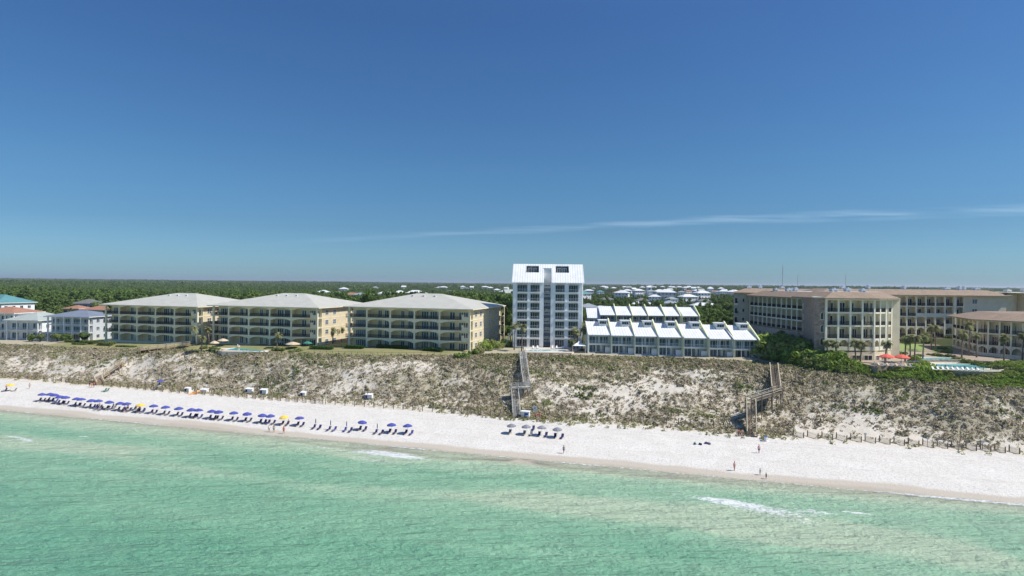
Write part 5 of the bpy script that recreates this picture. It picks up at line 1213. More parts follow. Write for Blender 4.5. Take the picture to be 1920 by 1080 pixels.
scatter('horizon_woodland', far_kinds, np.stack([x, y, height(s, t_)-.5], -1), RNG.uniform(.6, 1.4, len(x))*(.55 + 1.1*fbm(x/350, y/350, 3, 12)), 'tree line along the horizon', 'woodland')

# thin masts behind the hotel
for i, (px, top, d, lab) in enumerate(((1467, 499, 1500, 'tallest thin lattice mast on the skyline behind the hotel'), (1495.5, 516, 300, 'thin pole behind the hotel roof right of the tallest mast'), (1585.5, 517, 280, 'thin pole rising behind the hotel roof farther right'))):
    X = (px-960)/F*d; zt = CAM_Z + (531+(px-960)*.0105 - top)*d/F; z0 = hxy(X, d)
    r_ = thing('radio_mast', lab, 'mast', (X, d, z0), 0, 'masts on the skyline'); w = .9 if d > 1000 else .16
    mb = MB()
    if d > 1000:
        for k in range(3): a = k*2.094; mb.bar((w*math.cos(a), w*math.sin(a), 0), (w*math.cos(a), w*math.sin(a), zt-z0), .35)
        for j in range(int((zt-z0)/3)):
            for k in range(3): a, c_ = k*2.094, (k+1)*2.094; mb.bar((w*math.cos(a), w*math.sin(a), j*3), (w*math.cos(c_), w*math.sin(c_), j*3+3), .16)
    else: mb.tube([(0,0,0), (0,0,zt-z0)], [w, w*.5], 6)
    mb.obj('mast_pole', MAT['grey_wall'], r_); MB().tube([(0,0,zt-z0-.01), (0,0,zt-z0+(8 if d > 1000 else 1))], .12 if d > 1000 else .03, 5).obj('antenna', MAT['grey_wall'], r_)

# ------------------------------------------------------------------ timber stairs over the dune
def stair(label, runs, width, mat, rail_h=1.05, group='timber dune stairs', postgap=3.2, railmat=None):
    """runs: list of walkway centre lines, top to bottom; treads where it slopes, boards where it is flat"""
    o0 = Vector(runs[0][0]); r_ = thing('dune_stair', label, 'staircase', o0, 0, group)
    for pts in runs:
        for a, b_ in zip(pts[:-1], pts[1:]):
            a, b_ = Vector(a), Vector(b_); d = b_-a; hd = Vector((d.x, d.y, 0)); L = hd.length; hd.normalize(); side = Vector((-hd.y, hd.x, 0))*width/2; n = max(2, int(L/.33)); mb = MB()
            for i in range(n):
                q = a + d*(i+.5)/n - o0; e = hd*.15
                mb.poly([tuple(q-side-e), tuple(q+side-e), tuple(q+side+e), tuple(q-side+e)] + [tuple(v_-Vector((0,0,.05))) for v_ in (q-side-e, q+side-e, q+side+e, q-side+e)], [(0,1,2,3)[::-1], (4,5,6,7), (0,1,5,4), (1,2,6,5), (2,3,7,6), (3,0,4,7)])
            mb.obj('treads', MAT[mat], r_, kind='stuff')
            for sg in (-1, 1):
                s_ = side*sg; up = Vector((0,0,rail_h))
                MB().bar(a+s_-o0-Vector((0,0,.17)), b_+s_-o0-Vector((0,0,.17)), .09, .26).obj('stringer', MAT[mat], r_)
                mb = MB(); mb.bar(a+s_+up-o0, b_+s_+up-o0, .16, .07); mb.bar(a+s_+up*.5-o0, b_+s_+up*.5-o0, .06, .12); mb.obj('handrail', MAT[railmat or mat], r_)
                m_ = max(1, round(d.length/postgap))
                for i in range(m_+1):
                    q = a+d*i/m_+s_*1.06; zt = q.z+rail_h; zb = min(q.z-.2, hxy(q.x, q.y)-.3)
                    put('post', MB().box(-.075, .075, -.075, .075, 0, zt-zb+.05).mesh('post', MAT[mat]), r_, (q.x-o0.x, q.y-o0.y, zb-o0.z))
            if max(a.z, b_.z) - hxy((a.x+b_.x)/2, (a.y+b_.y)/2) > 2.2:
                for i in range(max(1, round(d.length/postgap))):
                    m_ = max(1, round(d.length/postgap)); q = a+d*i/m_; z0 = hxy(q.x, q.y)
                    if q.z-z0 > 1.2: MB().bar(q-side-o0-Vector((0,0,q.z-z0-.2)), q+side-o0-Vector((0,0,.3)), .05, .12).obj('cross_brace', MAT[mat], r_)
    return r_
def A(px, py, z): return tuple(at_z(px, py, z))
def G(px, py, clear):                    # a point of the walkway standing clear above the sand
    z = 8.0
    for _ in range(30): q = at_z(px, py, z); z = .6*z + .4*(hxy(q.x, q.y)+clear)
    return tuple(at_z(px, py, z))
fA = [G(979.5, 659, .5), G(981, 672, 1.0), G(983, 690, 1.5), G(985.5, 707, 2.0), G(988, 723, 2.3)]; lz = fA[-1][2]; l2 = A(964.6, 726, lz-.3)
stair('long grey timber stair down the dune below the white tower', [fA, [A(994, 724.5, lz-.02), A(959, 726, lz-.25)], [l2, G(966.5, 748, 1.6), G(969, 782, .15)]], 1.9, 'wood_grey')
stair('timber stair with tall open frames down the dune right of the townhouses', [[G(1451, 687, .6), G(1453, 707, 2.2), A(1456, 733, 10.6)], [A(1462, 733, 10.5), A(1403, 752, 8.5)], [A(1408.5, 755, 8.2), A(1410, 818, 2.4)]], 2.0, 'wood_dark', 1.05, 'timber dune stairs', 2.8, 'wood_pale')
stair('brown timber boardwalk and stair running diagonally down the left dune', [[G(356, 646, .7), G(312, 650, 1.0), G(264, 655.5, 1.5), G(241, 675, 1.3), G(222, 685, 1.3), G(200, 699, 1.3), G(183, 709.5, 1.4)], [G(183, 709.5, 1.38), G(189, 721, .15)]], 2.0, 'wood_brown', 1.0, 'timber dune stairs', 2.8, 'wood_pale')

# ------------------------------------------------------------------ fences on the upper beach
def ground_pt(px, py):
    z = 2.2
    for _ in range(12): q = at_z(px, py, z); z = .4*z + .6*hxy(q.x, q.y)
    q = at_z(px, py, z); return Vector((q.x, q.y, hxy(q.x, q.y)))
fpost = MB().tube([(0,0,-.4), (0,0,1.55)], .10, 6).mesh('post', MAT['post_dark'])
def rope_fence(label, pts, ropes=True):
    r_ = thing('post_and_rope_fence', label, 'fence', pts[0], 0, 'post fences along the foot of the dune')
    for i, p in enumerate(pts):
        put('post', fpost, r_, p-pts[0] + Vector((0, 0, random.uniform(-.12, .1))), random.uniform(0, 6))
        if ropes and i:
            a, b_ = pts[i-1]-pts[0], p-pts[0]; mb = MB()
            for h in (1.05, .45): mb.tube([a+Vector((0,0,h)), (a+b_)/2+Vector((0,0,h-.18)), b_+Vector((0,0,h))], .022, 4, False)
            mb.obj('rope', MAT['rope'], r_)
def line_pts(pxs, f): return [ground_pt(px, f(px)) for px in pxs]
fl = lambda px: float(np.interp(px, [0, 130, 300, 360, 500, 700, 830, 950], [706, 717.5, 734.5, 739, 750, 764.5, 774, 783]))
# slatted sand fence bays set slantwise at the left, each bay standing free
slat_cache = {}
def sand_fence(label, a, b_, group, mat='wood', h=1.15):
    a, b_ = Vector(a), Vector(b_); r_ = thing('sand_fence', label, 'fence', a, 0, group); d = b_-a; L = d.length; n = int(L/(.13 if mat == 'wood_pale' else .24)); mb = MB()
    for i in range(1, n): q = d*i/n; mb.bar(q+Vector((0,0,.02)), q+Vector((0,0,h*.93)), .06, .02, (1,0,0))
    for hh in (.25, .8): mb.bar(Vector((0,0,hh)), d+Vector((0,0,hh)), .025)
    mb.obj('slats', MAT[mat], r_, kind='stuff')
    for k in (0, 1): put('post', cached(('fp', h), lambda: MB().tube([(0,0,-.3), (0,0,h+.15)], .10, 6).mesh('post', MAT['post_dark'])), r_, d*k)
k = 0
pxs = np.arange(5, 610, 15.8)
for i, px in enumerate(pxs):
    if 160 < px < 178: continue
    a = ground_pt(px, fl(px)); b_ = Vector((a.x+2.2, a.y+1.9, 0)); b_ = Vector((a.x-1.9*1, a.y+2.6, 0)); b_.z = hxy(b_.x, b_.y)
    k += 1; sand_fence('%s short slanting sand fence from the left along the dune foot' % ordinal(k), a, b_, 'short sand fences along the left dune foot', 'wood', 1.1)
rope_fence('long line of thin posts and rope below the three cream blocks', line_pts(np.arange(592, 945, 18.2), fl))
rope_fence('second line of thin posts, set back against the dune foot', line_pts(np.arange(790, 905, 17.5), lambda px: fl(px)-8), False)
rope_fence('line of thin posts between the grey stair and the tall timber stair', line_pts(np.arange(1030, 1376, 22), lambda px: float(np.interp(px, [1000, 1100, 1300, 1376], [777, 785, 798, 808]))), True)
for i in range(16):
    x0 = 1487 + i*27.0; y0 = np.interp(x0, [1487, 1918], [815.5, 847.5]); a = ground_pt(x0, y0); b_ = ground_pt(x0+20, y0+5.8)
    sand_fence('%s slatted sand fence bay from the stair along the right dune foot' % ordinal(i+1), a, b_, 'sand fence bays on the right beach', 'wood_pale')

# ------------------------------------------------------------------ parasols and loungers
SG = {}
def canopy_mesh(col, col2=None, r=1.10, h=.48):
    n = 8; mb = MB(); sub = 3
    rings = [(0.0, h), (.30, h*.80), (.68, h*.43), (1.0, 0.0)]
    for k, (f, z) in enumerate(rings):
        for i in range(n*2):
            a = math.pi*i/n; rr = r*f*(1 if i % 2 == 0 else .955); mb.v.append((rr*math.cos(a), rr*math.sin(a), z + (0 if i % 2 == 0 else -.03*f)))
    m_ = n*2
    for k in range(3):
        for i in range(m_): mb.f.append((k*m_+i, k*m_+(i+1) % m_, (k+1)*m_+(i+1) % m_, (k+1)*m_+i))
    b0 = len(mb.v)
    for i in range(m_): v_ = mb.v[3*m_+i]; mb.v.append((v_[0]*1.01, v_[1]*1.01, v_[2]-.15))
    for i in range(m_): mb.f.append((3*m_+i, 3*m_+(i+1) % m_, b0+(i+1) % m_, b0+i))
    me = mb.mesh('canopy', MAT[col])
    if col2:
        me.materials.append(MAT[col2])
        for p in me.polygons:
            if p.index < m_: p.material_index = 1
    return me
pole_me = MB().tube([(0,0,-.3), (0,0,2.25)], .028, 6).mesh('pole', MAT['white_trim'])
rib_me = MB()
for i in range(8): a = math.pi*i/4; rib_me.bar((0,0,2.28), (1.04*math.cos(a), 1.04*math.sin(a), 1.82), .02)
rib_me = rib_me.mesh('ribs', MAT['wood'])
finial = MB().tube([(0,0,2.3), (0,0,2.48)], [.03, .01], 5).mesh('finial', MAT['white_trim'])
def parasol(loc, label, col='blue', group='blue parasols along the beach', col2=None, closed=False):
    z = hxy(loc[0], loc[1]); r_ = thing('parasol', label, 'parasol', (loc[0], loc[1], z), random.uniform(0, .7), group)
    put('pole', pole_me, r_)
    if closed: put('furled_canopy', cached(('furl', col), lambda: MB().tube([(0,0,1.05), (0,0,1.3), (0,0,2.0), (0,0,2.32)], [.05, .11, .09, .02], 8).mesh('furled_canopy', MAT[col])), r_); return r_
    key = (col, col2)
    if key not in SG: SG[key] = canopy_mesh(col, col2)
    put('canopy', SG[key], r_, (0, 0, 1.80)); put('ribs', rib_me, r_); put('finial', finial, r_); r_.rotation_euler = (random.uniform(-.06,.06), random.uniform(-.06,.06), random.uniform(0,.7)); return r_
def lounger_meshes(col):
    seat = MB().box(-.30, .30, -.95, .28, .30, .37).mesh('seat', MAT[col])
    back = MB(); back.bar((0, .28, .34), (0, .80, 1.02), .60, .07, (0, -1, .6)); back = back.mesh('backrest', MAT[col])
    fr = MB()
    for x in (-.33, .33):
        fr.bar((x, -1.0, .30), (x, .32, .30), .05); fr.bar((x, .28, .30), (x, .85, 1.05), .05); fr.bar((x, .35, .30), (x, .75, .0), .05)
    fr = fr.mesh('frame', MAT['wood'])
    leg = MB().box(-.03, .03, -.03, .03, 0, .28).mesh('leg', MAT['wood'])
    hood = MB()
    return seat, back, fr, leg
LM = {}
def lounger(loc, label, col='navy', group='beach loungers facing the sea', rz=None, z=None):
    if col not in LM: LM[col] = lounger_meshes(col)
    s_, b_, f_, l_ = LM[col]; rz = COAST + random.uniform(-.12, .12) if rz is None else rz
    r_ = thing('beach_lounger', label, 'lounger', (loc[0], loc[1], hxy(loc[0], loc[1]) if z is None else z), rz, group)
    r_.scale = (.86, .86, .86)
    put('seat', s_, r_); put('backrest', b_, r_); put('frame', f_, r_)
    for x, y in ((-.33, -.85), (.33, -.85)): put('leg', l_, r_, (x, y, 0))
    return r_
UB = [(78,738.7),(93.7,738.3),(101.7,739.7),(112.5,743),(122.5,744.2),(143.3,747),(152.5,748),(171.7,750),(184.2,750.8),(204.2,753),(225.3,755.3),(238.3,756.2),(264,758.7),(287.5,760.3),(310.3,762.5),(335.3,764.7),(359,767),(371.7,768),(397,770),(410.3,771.2),
      (438,773.3),(463.3,774.7),(491.3,777.5),(507.5,778.7),(533.3,780.8),(561.7,782.5),(592,787,'c'),(620,790,'c'),(650,792,'c'),(678.3,790.3),(707.5,796,'c'),(734.2,795.3),(764.7,797)]
def under(px, py, up=1.98):                 # the sand below a canopy seen at px, py
    z = 3.5
    for _ in range(20): q = at_z(px, py, z); z = .5*z + .5*(hxy(q.x, q.y) + up)
    return Vector((q.x, q.y, hxy(q.x, q.y)))
nb = ny_ = nc = 0
for i, u in enumerate(UB):
    closed = len(u) > 2; p = under(u[0], u[1])
    o_ = ordinal(i+1)
    if closed: nc += 1; parasol(p, '%s furled parasol from the left, standing closed between two loungers' % ordinal(nc), 'navy', 'furled parasols', closed=True)
    elif u[0] in (264, 533.3): ny_ += 1; parasol(p, ('left' if ny_ == 1 else 'right')+' one of the two yellow parasols in the long beach row', 'yellow_fab', 'yellow parasols')
    elif u[0] == 561.7: parasol(p, 'blue parasol with a red crown just right of a yellow one', 'blue', 'blue parasols along the beach', 'pink_fab')
    else: nb += 1; parasol(p, '%s open blue parasol from the left in the long beach row' % ordinal(nb))
    for sg, w in ((-1, 'left'), (1, 'right')):
        dx = sg*.75 + (.35 if closed else .15); q = (p.x + dx*U[0] + .25*NN[0], p.y + dx*U[1] - .45*NN[1])
        lounger(q, '%s lounger at the %s sunshade from the left in the long row' % (w, o_), 'navy' if (i*2+sg) % 5 else 'blue')
for i, (px, py) in enumerate(((960,796.5),(987.4,798.6),(1015.5,800.4),(1045.5,803.4))):
    p = under(px, py); o_ = ordinal(i+1); parasol(p, '%s grey striped parasol from the left on the beach below the grey stair' % o_, 'grey_fab', 'grey parasols below the stair')
    for sg, w in ((-1, 'left'), (1, 'right')):
        if i == 0 and sg == 1: continue
        lounger((p.x + sg*.8*U[0]+.2, p.y + sg*.8*U[1]-.4), '%s lounger under the %s grey parasol' % (w, o_), 'grey_fab' if i < 2 else 'navy', 'loungers under the grey parasols')
p = ground_pt(1000, 806); lounger((p.x, p.y), 'single dark lounger in the sun between grey parasols', 'navy')
p = ground_pt(19, 733); parasol(p, 'small rainbow coloured parasol at the far left of the beach', 'yellow_fab', None, 'pink_fab')
lounger((p.x-1.2, p.y-.6), 'left beach chair beside the rainbow parasol', 'navy'); lounger((p.x+1.6, p.y-.4), 'right beach chair beside the rainbow parasol', 'grey_fab')
for i, px in enumerate((196, 200.5)):
    p = ground_pt(px, 734); lounger(p, ('left' if i == 0 else 'right')+' of two green beach chairs behind the parasol row', 'green_fab', 'green beach chairs')
# chairs standing in front of the row
for i, (px, py, c_) in enumerate(((181,768,'navy'),(189,769,'navy'),(202,768,'grey_fab'),(243,771,'navy'),(251,769,'navy'),(256,772,'green_fab'),(268,772,'navy'),(214,766,'grey_fab'))):
    p = ground_pt(px, py); lounger(p, '%s low chair from the left on the sand before the left parasols' % ordinal(i+1), c_, 'low chairs before the left parasols')
# pool furniture
for i in range(9):
    p = at_z(507 + i*5.6, 652.5, 12.52) if i < 8 else at_z(448, 652.5, 12.52); lounger(p, '%s tan pool lounger from the left behind the turquoise pool' % ordinal(i+1) if i < 8 else 'pale pool lounger near the left end of the turquoise pool', 'tan_fab', 'loungers round the condominium pool', R(20), 12.52)
for i in range(10):
    p = at_z(1752 + i*9.4, 694.5 + .2*i, 15.8); lounger(p, '%s white lounger from the left along the round hotel pool' % ordinal(i+1), 'white_fab', 'loungers round the hotel pool', R(10), 15.8)
for i, (px, py) in enumerate(((1000,653.6),(1008,653.2),(1036,653.4),(1044,653.6),(1056,654))):
    p = at_z(px, py, 14.62); lounger(p, '%s white chair from the left behind the tower pool' % ordinal(i+1), 'white_fab', 'chairs round the tower pool', R(0), 14.62)
for i in range(8):
    p = at_z(1650 + i*8.5, 687 + .3*i, 16.06); lounger(p, '%s terrace lounger from the left below the red parasols' % ordinal(i+1), 'grey_fab' if i % 2 else 'tan_fab', 'loungers on the hotel terrace', R(15), 16.06)
def bigshade(px, py, z, col, label, grp_, r=1.5, mat2=None):
    p = at_z(px, py, z); r_ = thing('market_parasol', label, 'parasol', p, .3, grp_)
    MB().tube([(0,0,0), (0,0,2.6)], .04, 6).obj('pole', MAT['wood'], r_)
    me = cached(('mp', col, r), lambda: canopy_mesh(col, None, r, .75)); put('canopy', me, r_, (0,0,2.2)); MB().tube([(0,0,0), (0,0,.12)], .3, 8).obj('base', MAT['grey_wall'], r_); return r_
bigshade(1662, 685, 16.05, 'red_fab', 'left red parasol on the hotel terrace', 'red parasols on the hotel terrace', 1.9); bigshade(1690, 686, 16.05, 'red_fab', 'right red parasol on the hotel terrace beside the palms', 'red parasols on the hotel terrace', 1.9)
bigshade(549, 657, 12.5, 'tan_fab', 'pale thatched shade right of the turquoise pool', 'tan shades on the pool terrace', 2.4); bigshade(418, 650, 12.5, 'tan_fab', 'tan shade at the left end of the turquoise pool', 'tan shades on the pool terrace', 1.8); bigshade(402, 655, 12.5, 'tan_fab', 'small tan shade by the pool terrace corner', 'tan shades on the pool terrace', 1.5)
bigshade(578, 655, 12.5, 'green_fab', 'dark green shade right of the pool terrace', None, 1.8); bigshade(523, 652, 12.5, 'tan_fab', 'tan shade behind the turquoise pool', 'tan shades on the pool terrace', 1.6)
# white tent-roofed gazebo between tower and townhouses
p = at_z(1085, 661, 14.2); r_ = thing('gazebo', 'white tent roofed gazebo between the tower pool and the first townhouse', 'gazebo', p, R(-3))
MB().poly([(-2.2,-1.8,2.3),(2.2,-1.8,2.3),(2.2,1.8,2.3),(-2.2,1.8,2.3),(-.5,-.4,3.1),(.5,-.4,3.1),(.5,.4,3.1),(-.5,.4,3.1),(0,0,3.7)], [(0,1,5,4),(1,2,6,5),(2,3,7,6),(3,0,4,7),(4,5,8),(5,6,8),(6,7,8),(7,4,8),(0,3,2,1)]).obj('roof', MAT['white_fab'], r_)
for x, y in ((-2,-1.6),(2,-1.6),(2,1.6),(-2,1.6)): boxpart('post', r_, x-.07, x+.07, y-.07, y+.07, -.3, 2.29, 'white_trim')

# ------------------------------------------------------------------ things at the foot of the dune
def beach_box(px, py, label, w=1.9, h=1.15, dark=True):
    w, h = w*.85, h*.85
    p = ground_pt(px, py); r_ = thing('storage_box', label, 'storage box', p, COAST+.1, 'white storage boxes at the dune foot')
    mb = MB(); mb.box(-w/2, w/2, -.55, .55, .08, h); mb.obj('body', MAT['plastic_white'], r_)
    mb = MB(); mb.poly([(-w/2-.06,-.62,h),(w/2+.06,-.62,h),(w/2+.06,.62,h+.22),(-w/2-.06,.62,h+.22),(-w/2-.06,-.62,h+.07),(w/2+.06,-.62,h+.07),(w/2+.06,.62,h+.3),(-w/2-.06,.62,h+.3)], [(0,3,2,1),(4,5,6,7),(0,1,5,4),(1,2,6,5),(2,3,7,6),(3,0,4,7)]); mb.obj('lid', MAT['white_trim'], r_)
    if dark: boxpart('door', r_, -w/2+.12, -w/2+.7, -.58, -.555, .15, h-.1, 'navy')
    for x in (-w/2+.1, w/2-.2): boxpart('runner', r_, x, x+.1, -.5, .5, 0, .079, 'wood')
beach_box(352, 734, 'white storage box left of the orange kayak'); beach_box(383, 737, 'large white storage box right of the orange kayak', 2.6, 1.2, False); beach_box(468, 737, 'white storage box with blue door, left of a pair', 2.6, 1.4)
beach_box(495, 739, 'white storage box with blue door, right of a pair', 2.4, 1.5); beach_box(569, 741, 'white storage box standing alone below the dune grass', 1.7, 1.1); beach_box(692, 748, 'dark and white storage box below the nearest cream block', 2.4, 1.2)
p = ground_pt(364, 739); r_ = thing('kayak', 'orange kayak leaning up the sand beside the white boxes', 'kayak', p + Vector((0,0,.25)), R(50))
r_.rotation_euler = (0, R(-14), R(40))
hull = MB(); pts = [(-1.9+3.8*i/8, 0, .12*abs(i-4)/4) for i in range(9)]; hull.tube(pts, [.03,.18,.28,.33,.35,.33,.28,.18,.03], 8); hull.obj('hull', MAT['orange'], r_, True); boxpart('seat', r_, -.3, .3, -.16, .16, .30, .37, 'navy')
p = ground_pt(985.5, 783); r_ = thing('rental_kiosk', 'small white kiosk with blue opening at the foot of the grey stair', 'kiosk', p, COAST)
boxpart('body', r_, -1.0, 1.0, -.6, .6, 0, 1.55, 'plastic_white'); boxpart('hatch', r_, -.2, .8, -.64, -.602, .7, 1.3, 'plastic_blue'); boxpart('roof', r_, -1.15, 1.15, -.8, .75, 1.553, 1.68, 'white_trim'); boxpart('counter', r_, -.3, .9, -.85, -.645, .6, .66, 'white_trim')
def sign(px, py, w, h, pole_h, mat, label, face='plastic_white'):
    p = ground_pt(px, py); r_ = thing('beach_sign', label, 'sign', p, COAST, 'signs along the dune foot')
    MB().box(-.04, .04, -.04, .04, -.3, pole_h).obj('post', MAT['wood'], r_); boxpart('panel', r_, -w/2, w/2, -.075, -.043, pole_h-h, pole_h, face)
    if w > .7:
        for k in range(3): boxpart('text_line', r_, -w/2+.12, w/2-.12-.12*k, -.08, -.0755, pole_h-.28-.22*k, pole_h-.2-.22*k, 'plastic_blue')
sign(1003, 780, 1.0, 1.3, 2.5, 'wood', 'tall white notice sign beside the kiosk'); sign(1622, 829, .5, .4, 2.0, 'wood', 'small grey sign at the right dune fence, first from the stair', 'grey_wall'); sign(1739, 837, .45, .4, 1.9, 'wood', 'small grey sign at the right dune fence, second from the stair', 'grey_wall'); sign(1842, 843, .5, .4, 1.8, 'wood', 'small grey sign at the right dune fence, nearest the picture edge', 'grey_wall'); sign(1488, 816, .35, .35, 2.0, 'wood', 'narrow sign post at the start of the right sand fence', 'grey_wall')
p = ground_pt(1435.5, 827); r_ = thing('litter_bin', 'white litter bin with blue lid beside the tall timber stair', 'bin', p)
MB().tube([(0,0,0),(0,0,.05),(0,0,.95)], [.30,.33,.36], 12).obj('body', MAT['plastic_white'], r_); MB().tube([(0,0,.951),(0,0,1.02),(0,0,1.1)], [.39,.39,.2], 12).obj('lid', MAT['plastic_blue'], r_)
p = ground_pt(297, 731); r_ = thing('lifeguard_stand', 'blue parasol topped lifeguard chair at the left dune foot', 'lifeguard chair', p, COAST)
for x in (-.5, .5):
    for y in (-.45, .45): MB().bar((x, y, 0), (x*.8, y*.8, 1.2), .08).obj('leg', MAT['wood'], r_)
boxpart('platform', r_, -.6, .6, -.55, .55, 1.2, 1.28, 'plastic_white'); boxpart('seat', r_, -.35, .35, -.2, .35, 1.6, 1.67, 'plastic_blue'); boxpart('backrest', r_, -.35, .35, .36, .42, 1.6, 2.2, 'plastic_blue'); MB().tube([(.4,.3,1.28),(.4,.3,3.0)], .03, 6).obj('pole', MAT['white_trim'], r_); put('canopy', canopy_mesh('blue', None, .95, .4), r_, (.4, .3, 2.7))
# small bags and towels on the sand
def bag(px, py, mat, label):
    p = ground_pt(px, py); r_ = thing('beach_bag', label, 'bag', p, random.uniform(0, 3), 'beach bags on the open sand'); mb = MB()
    mb.poly([(-.35,-.2,0),(.35,-.2,0),(.35,.2,0),(-.35,.2,0),(-.28,-.12,.38),(.28,-.12,.38),(.28,.12,.38),(-.28,.12,.38)], [(0,3,2,1),(4,5,6,7),(0,1,5,4),(1,2,6,5),(2,3,7,6),(3,0,4,7)]); mb.obj('body', MAT[mat], r_); MB().tube([(-.2,0,.38),(-.12,0,.58),(.12,0,.58),(.2,0,.38)], .02, 4).obj('handle', MAT[mat], r_)
for i, (px, py, m_) in enumerate(((1303,833,'green_fab'),(1313,834,'navy'),(1324,832,'navy'),(1330,833,'grey_fab'))): bag(px, py, m_, '%s bag from the left on the open sand left of the timber stair' % ordinal(i+1))

# ------------------------------------------------------------------ people
def person(px, py, top, bottom, label, facing=0.0, h=1.7, pose='stand', hair='hair', scale=1.0, group='people on the beach', at=None):
    p = ground_pt(px, py) if at is None else Vector(at); k = h/1.75; r_ = thing('person', label, 'person', p, facing, group)
    sw = .20 if pose == 'walk' else .05
    if pose == 'sit': hipz, kn, ft = .18, [(-.14,-.42,.45),(.14,-.42,.45)], [(-.16,-.72,.06),(.16,-.72,.06)]
    else: hipz, kn, ft = .92, [(-.11,-sw*.6,.49),(.11,sw*.4,.49)], [(-.11,-sw,.07),(.12,sw*1.4,.07)]
    V = [(0,0,hipz),(0,0,hipz+.22),(0,.01,hipz+.45),(0,0,hipz+.58),(0,-.01,hipz+.68),(0,-.02,hipz+.78)]; E = [(0,1),(1,2),(2,3),(3,4),(4,5)]; Rr = [.145,.125,.155,.065,.09,.085]
    for q, s_ in enumerate((-1, 1)):
        b0 = len(V); V += [(s_*.10,0,hipz-.05), kn[q], ft[q], (ft[q][0], ft[q][1]-.15, .035)]; E += [(0,b0),(b0,b0+1),(b0+1,b0+2),(b0+2,b0+3)]; Rr += [.10,.062,.042,.035]
        b0 = len(V); ex = s_*.28; V += [(s_*.19,0,hipz+.52),(ex,.04,hipz+.24),(s_*.30 if pose != 'reach' else s_*.22,-.06 if pose != 'reach' else -.4,hipz+.0 if pose != 'reach' else hipz+.2),(s_*.30 if pose != 'reach' else s_*.2,-.09 if pose != 'reach' else -.5,hipz-.12 if pose != 'reach' else hipz+.18)]
        E += [(2,b0),(b0,b0+1),(b0+1,b0+2),(b0+2,b0+3)]; Rr += [.058,.042,.032,.028]
    key = (pose,)
    me = bpy.data.meshes.new('body'); me.from_pydata([tuple(c_*k for c_ in v_) for v_ in V], E, []); me.materials.append(MAT['skin'])
    o = put('body', me, r_); md = o.modifiers.new('Skin', 'SKIN'); md.use_smooth_shade = True
    for i, v_ in enumerate(me.skin_vertices[0].data): v_.radius = (Rr[i]*k, Rr[i]*k*(.75 if i < 3 else 1)); v_.use_root = (i == 0)
    o.modifiers.new('Sub', 'SUBSURF').levels = 1; o.modifiers['Sub'].render_levels = 1
    def shell(name, zs_, mat_):
        mb = MB(); mb.tube([(0, 0, z_*k) for z_, _ in zs_], [r*k for _, r in zs_], 10); me2 = mb.mesh(name, MAT[mat_], True)
        for v_ in me2.vertices: v_.co.y *= .74
        put(name, me2, r_)
    if top: shell('shirt', [(hipz+.05,.185),(hipz+.25,.17),(hipz+.48,.20),(hipz+.60,.10)], top)
    if bottom and pose != 'sit': shell('shorts', [(hipz-.28,.19),(hipz-.1,.19),(hipz+.10,.165)], bottom)
    mb = MB(); mb.tube([(0,.015*k,(hipz+.74)*k),(0,.01*k,(hipz+.83)*k),(0,0,(hipz+.90)*k)], [.098*k,.10*k,.04*k], 8); mb.obj('hair', MAT[hair], r_, smooth=True)
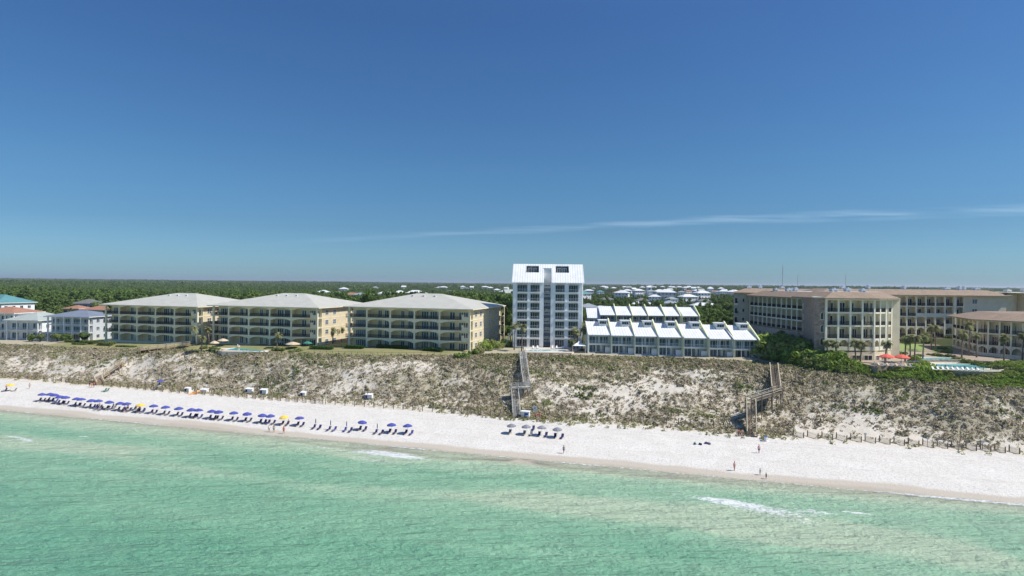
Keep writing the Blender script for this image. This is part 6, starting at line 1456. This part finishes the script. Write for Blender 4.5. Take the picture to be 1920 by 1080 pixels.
PE = [(1057, 850, 'grey_fab', 'navy', 'person in grey top and dark shorts walking alone near the water', .3, 1.68, 'walk'),
      (1423, 849.5, 'pink_fab', 'navy', 'person in pink top and dark shorts above the swimmers near the bin', 0, 1.7, 'stand'),
      (1377, 882.5, 'pink_fab', None, 'person in pink top standing alone at the edge of the wet sand', .4, 1.75, 'stand'),
      (1425, 890.5, 'plastic_blue', 'navy', 'child in blue reaching forward beside another at the wet sand', 1.4, 1.25, 'reach'),
      (1436.5, 898, 'grey_fab', 'navy', 'child in dark clothes nearest the water on the right', -1.2, 1.15, 'stand'),
      (504.5, 810, 'white_fab', None, 'leftmost of three people standing on wet sand before the yellow parasol', .2, 1.6, 'walk'),
      (513.5, 810.5, None, 'green_fab', 'bare chested person in the middle of three before the yellow parasol', 0, 1.8, 'stand'),
      (532, 813, 'red_fab', 'red_fab', 'person in red at the right of three before the yellow parasol', 0, 1.75, 'stand'),
      (541, 793.5, None, 'red_fab', 'person sitting on the sand right of the right yellow parasol', .4, 1.6, 'sit'),
      (187, 766, 'tan_fab', None, 'person standing behind low chairs below the left parasols', .2, 1.6, 'stand'), (213, 766, 'green_fab', None, 'person in green near low chairs on the left beach', .2, 1.5, 'stand'),
      (234, 773, 'navy', 'navy', 'person in navy walking before the left yellow parasol', .8, 1.7, 'walk'), (240, 770, None, 'navy', 'bare chested person beside the one in navy, left beach', 0, 1.7, 'stand'),
      (262, 772, 'red_fab', 'navy', 'person in red top under the left yellow parasol', 0, 1.6, 'stand'), (255, 771, 'navy', None, 'person in dark top left of the left yellow parasol', .5, 1.6, 'stand'),
      (55.5, 728.5, None, 'grey_fab', 'person walking alone at the far left of the beach', 1.2, 1.7, 'walk'), (12, 731, 'pink_fab', None, 'person in pink beside the rainbow parasol', 0, 1.6, 'stand'),
      (1385, 818, 'red_fab', 'navy', 'left of three people at the foot of the timber stair', .4, 1.6, 'stand'), (1388.5, 818.5, None, 'navy', 'middle of three people at the foot of the timber stair', 0, 1.5, 'stand'), (1392, 818, 'tan_fab', None, 'right of three people at the foot of the timber stair', -.3, 1.6, 'stand'),
      (1004.5, 786, 'red_fab', 'navy', 'left of two people in red standing before the white notice sign', .2, 1.65, 'stand'), (1012, 785.5, 'red_fab', None, 'right of two people in red standing before the white notice sign', -.2, 1.65, 'stand'),
      (168, 726, 'navy', 'grey_fab', 'leftmost person of the group at the foot of the boardwalk stair', 0, 1.7, 'stand'), (172, 727, 'orange', None, 'person in orange at the foot of the boardwalk stair', .3, 1.6, 'stand'), (176, 726.5, 'red_fab', 'navy', 'rightmost person of the group at the foot of the boardwalk stair', -.3, 1.7, 'stand'),
      (689, 750, 'tan_fab', 'navy', 'person beside the dark and white storage box', 0, 1.65, 'stand')]
for q in PE: person(q[0], q[1], q[2], q[3], q[4], q[5], q[6], q[7])
p = at_z(445.5, 654, 12.52); person(0, 0, 'white_fab', 'white_fab', 'person in white standing at the left end of the turquoise pool', 0, 1.75, 'stand', at=p)

# ------------------------------------------------------------------ air
m = bpy.data.materials.new('haze'); m.use_nodes = True; t = m.node_tree; t.nodes.clear()
pv = N(t, 'ShaderNodeVolumePrincipled'); mo = N(t, 'ShaderNodeOutputMaterial'); pv.inputs['Color'].default_value = (.80,.88,1,1); pv.inputs['Density'].default_value = .00007; pv.inputs['Anisotropy'].default_value = .25
t.links.new(pv.outputs[0], mo.inputs['Volume'])
if True:
    MB().box(-16000, 16000, -16000, 16500, -9, 75).obj('haze', m, None, kind='stuff', label='thin blue sea air')
print('objects', len(bpy.data.objects))
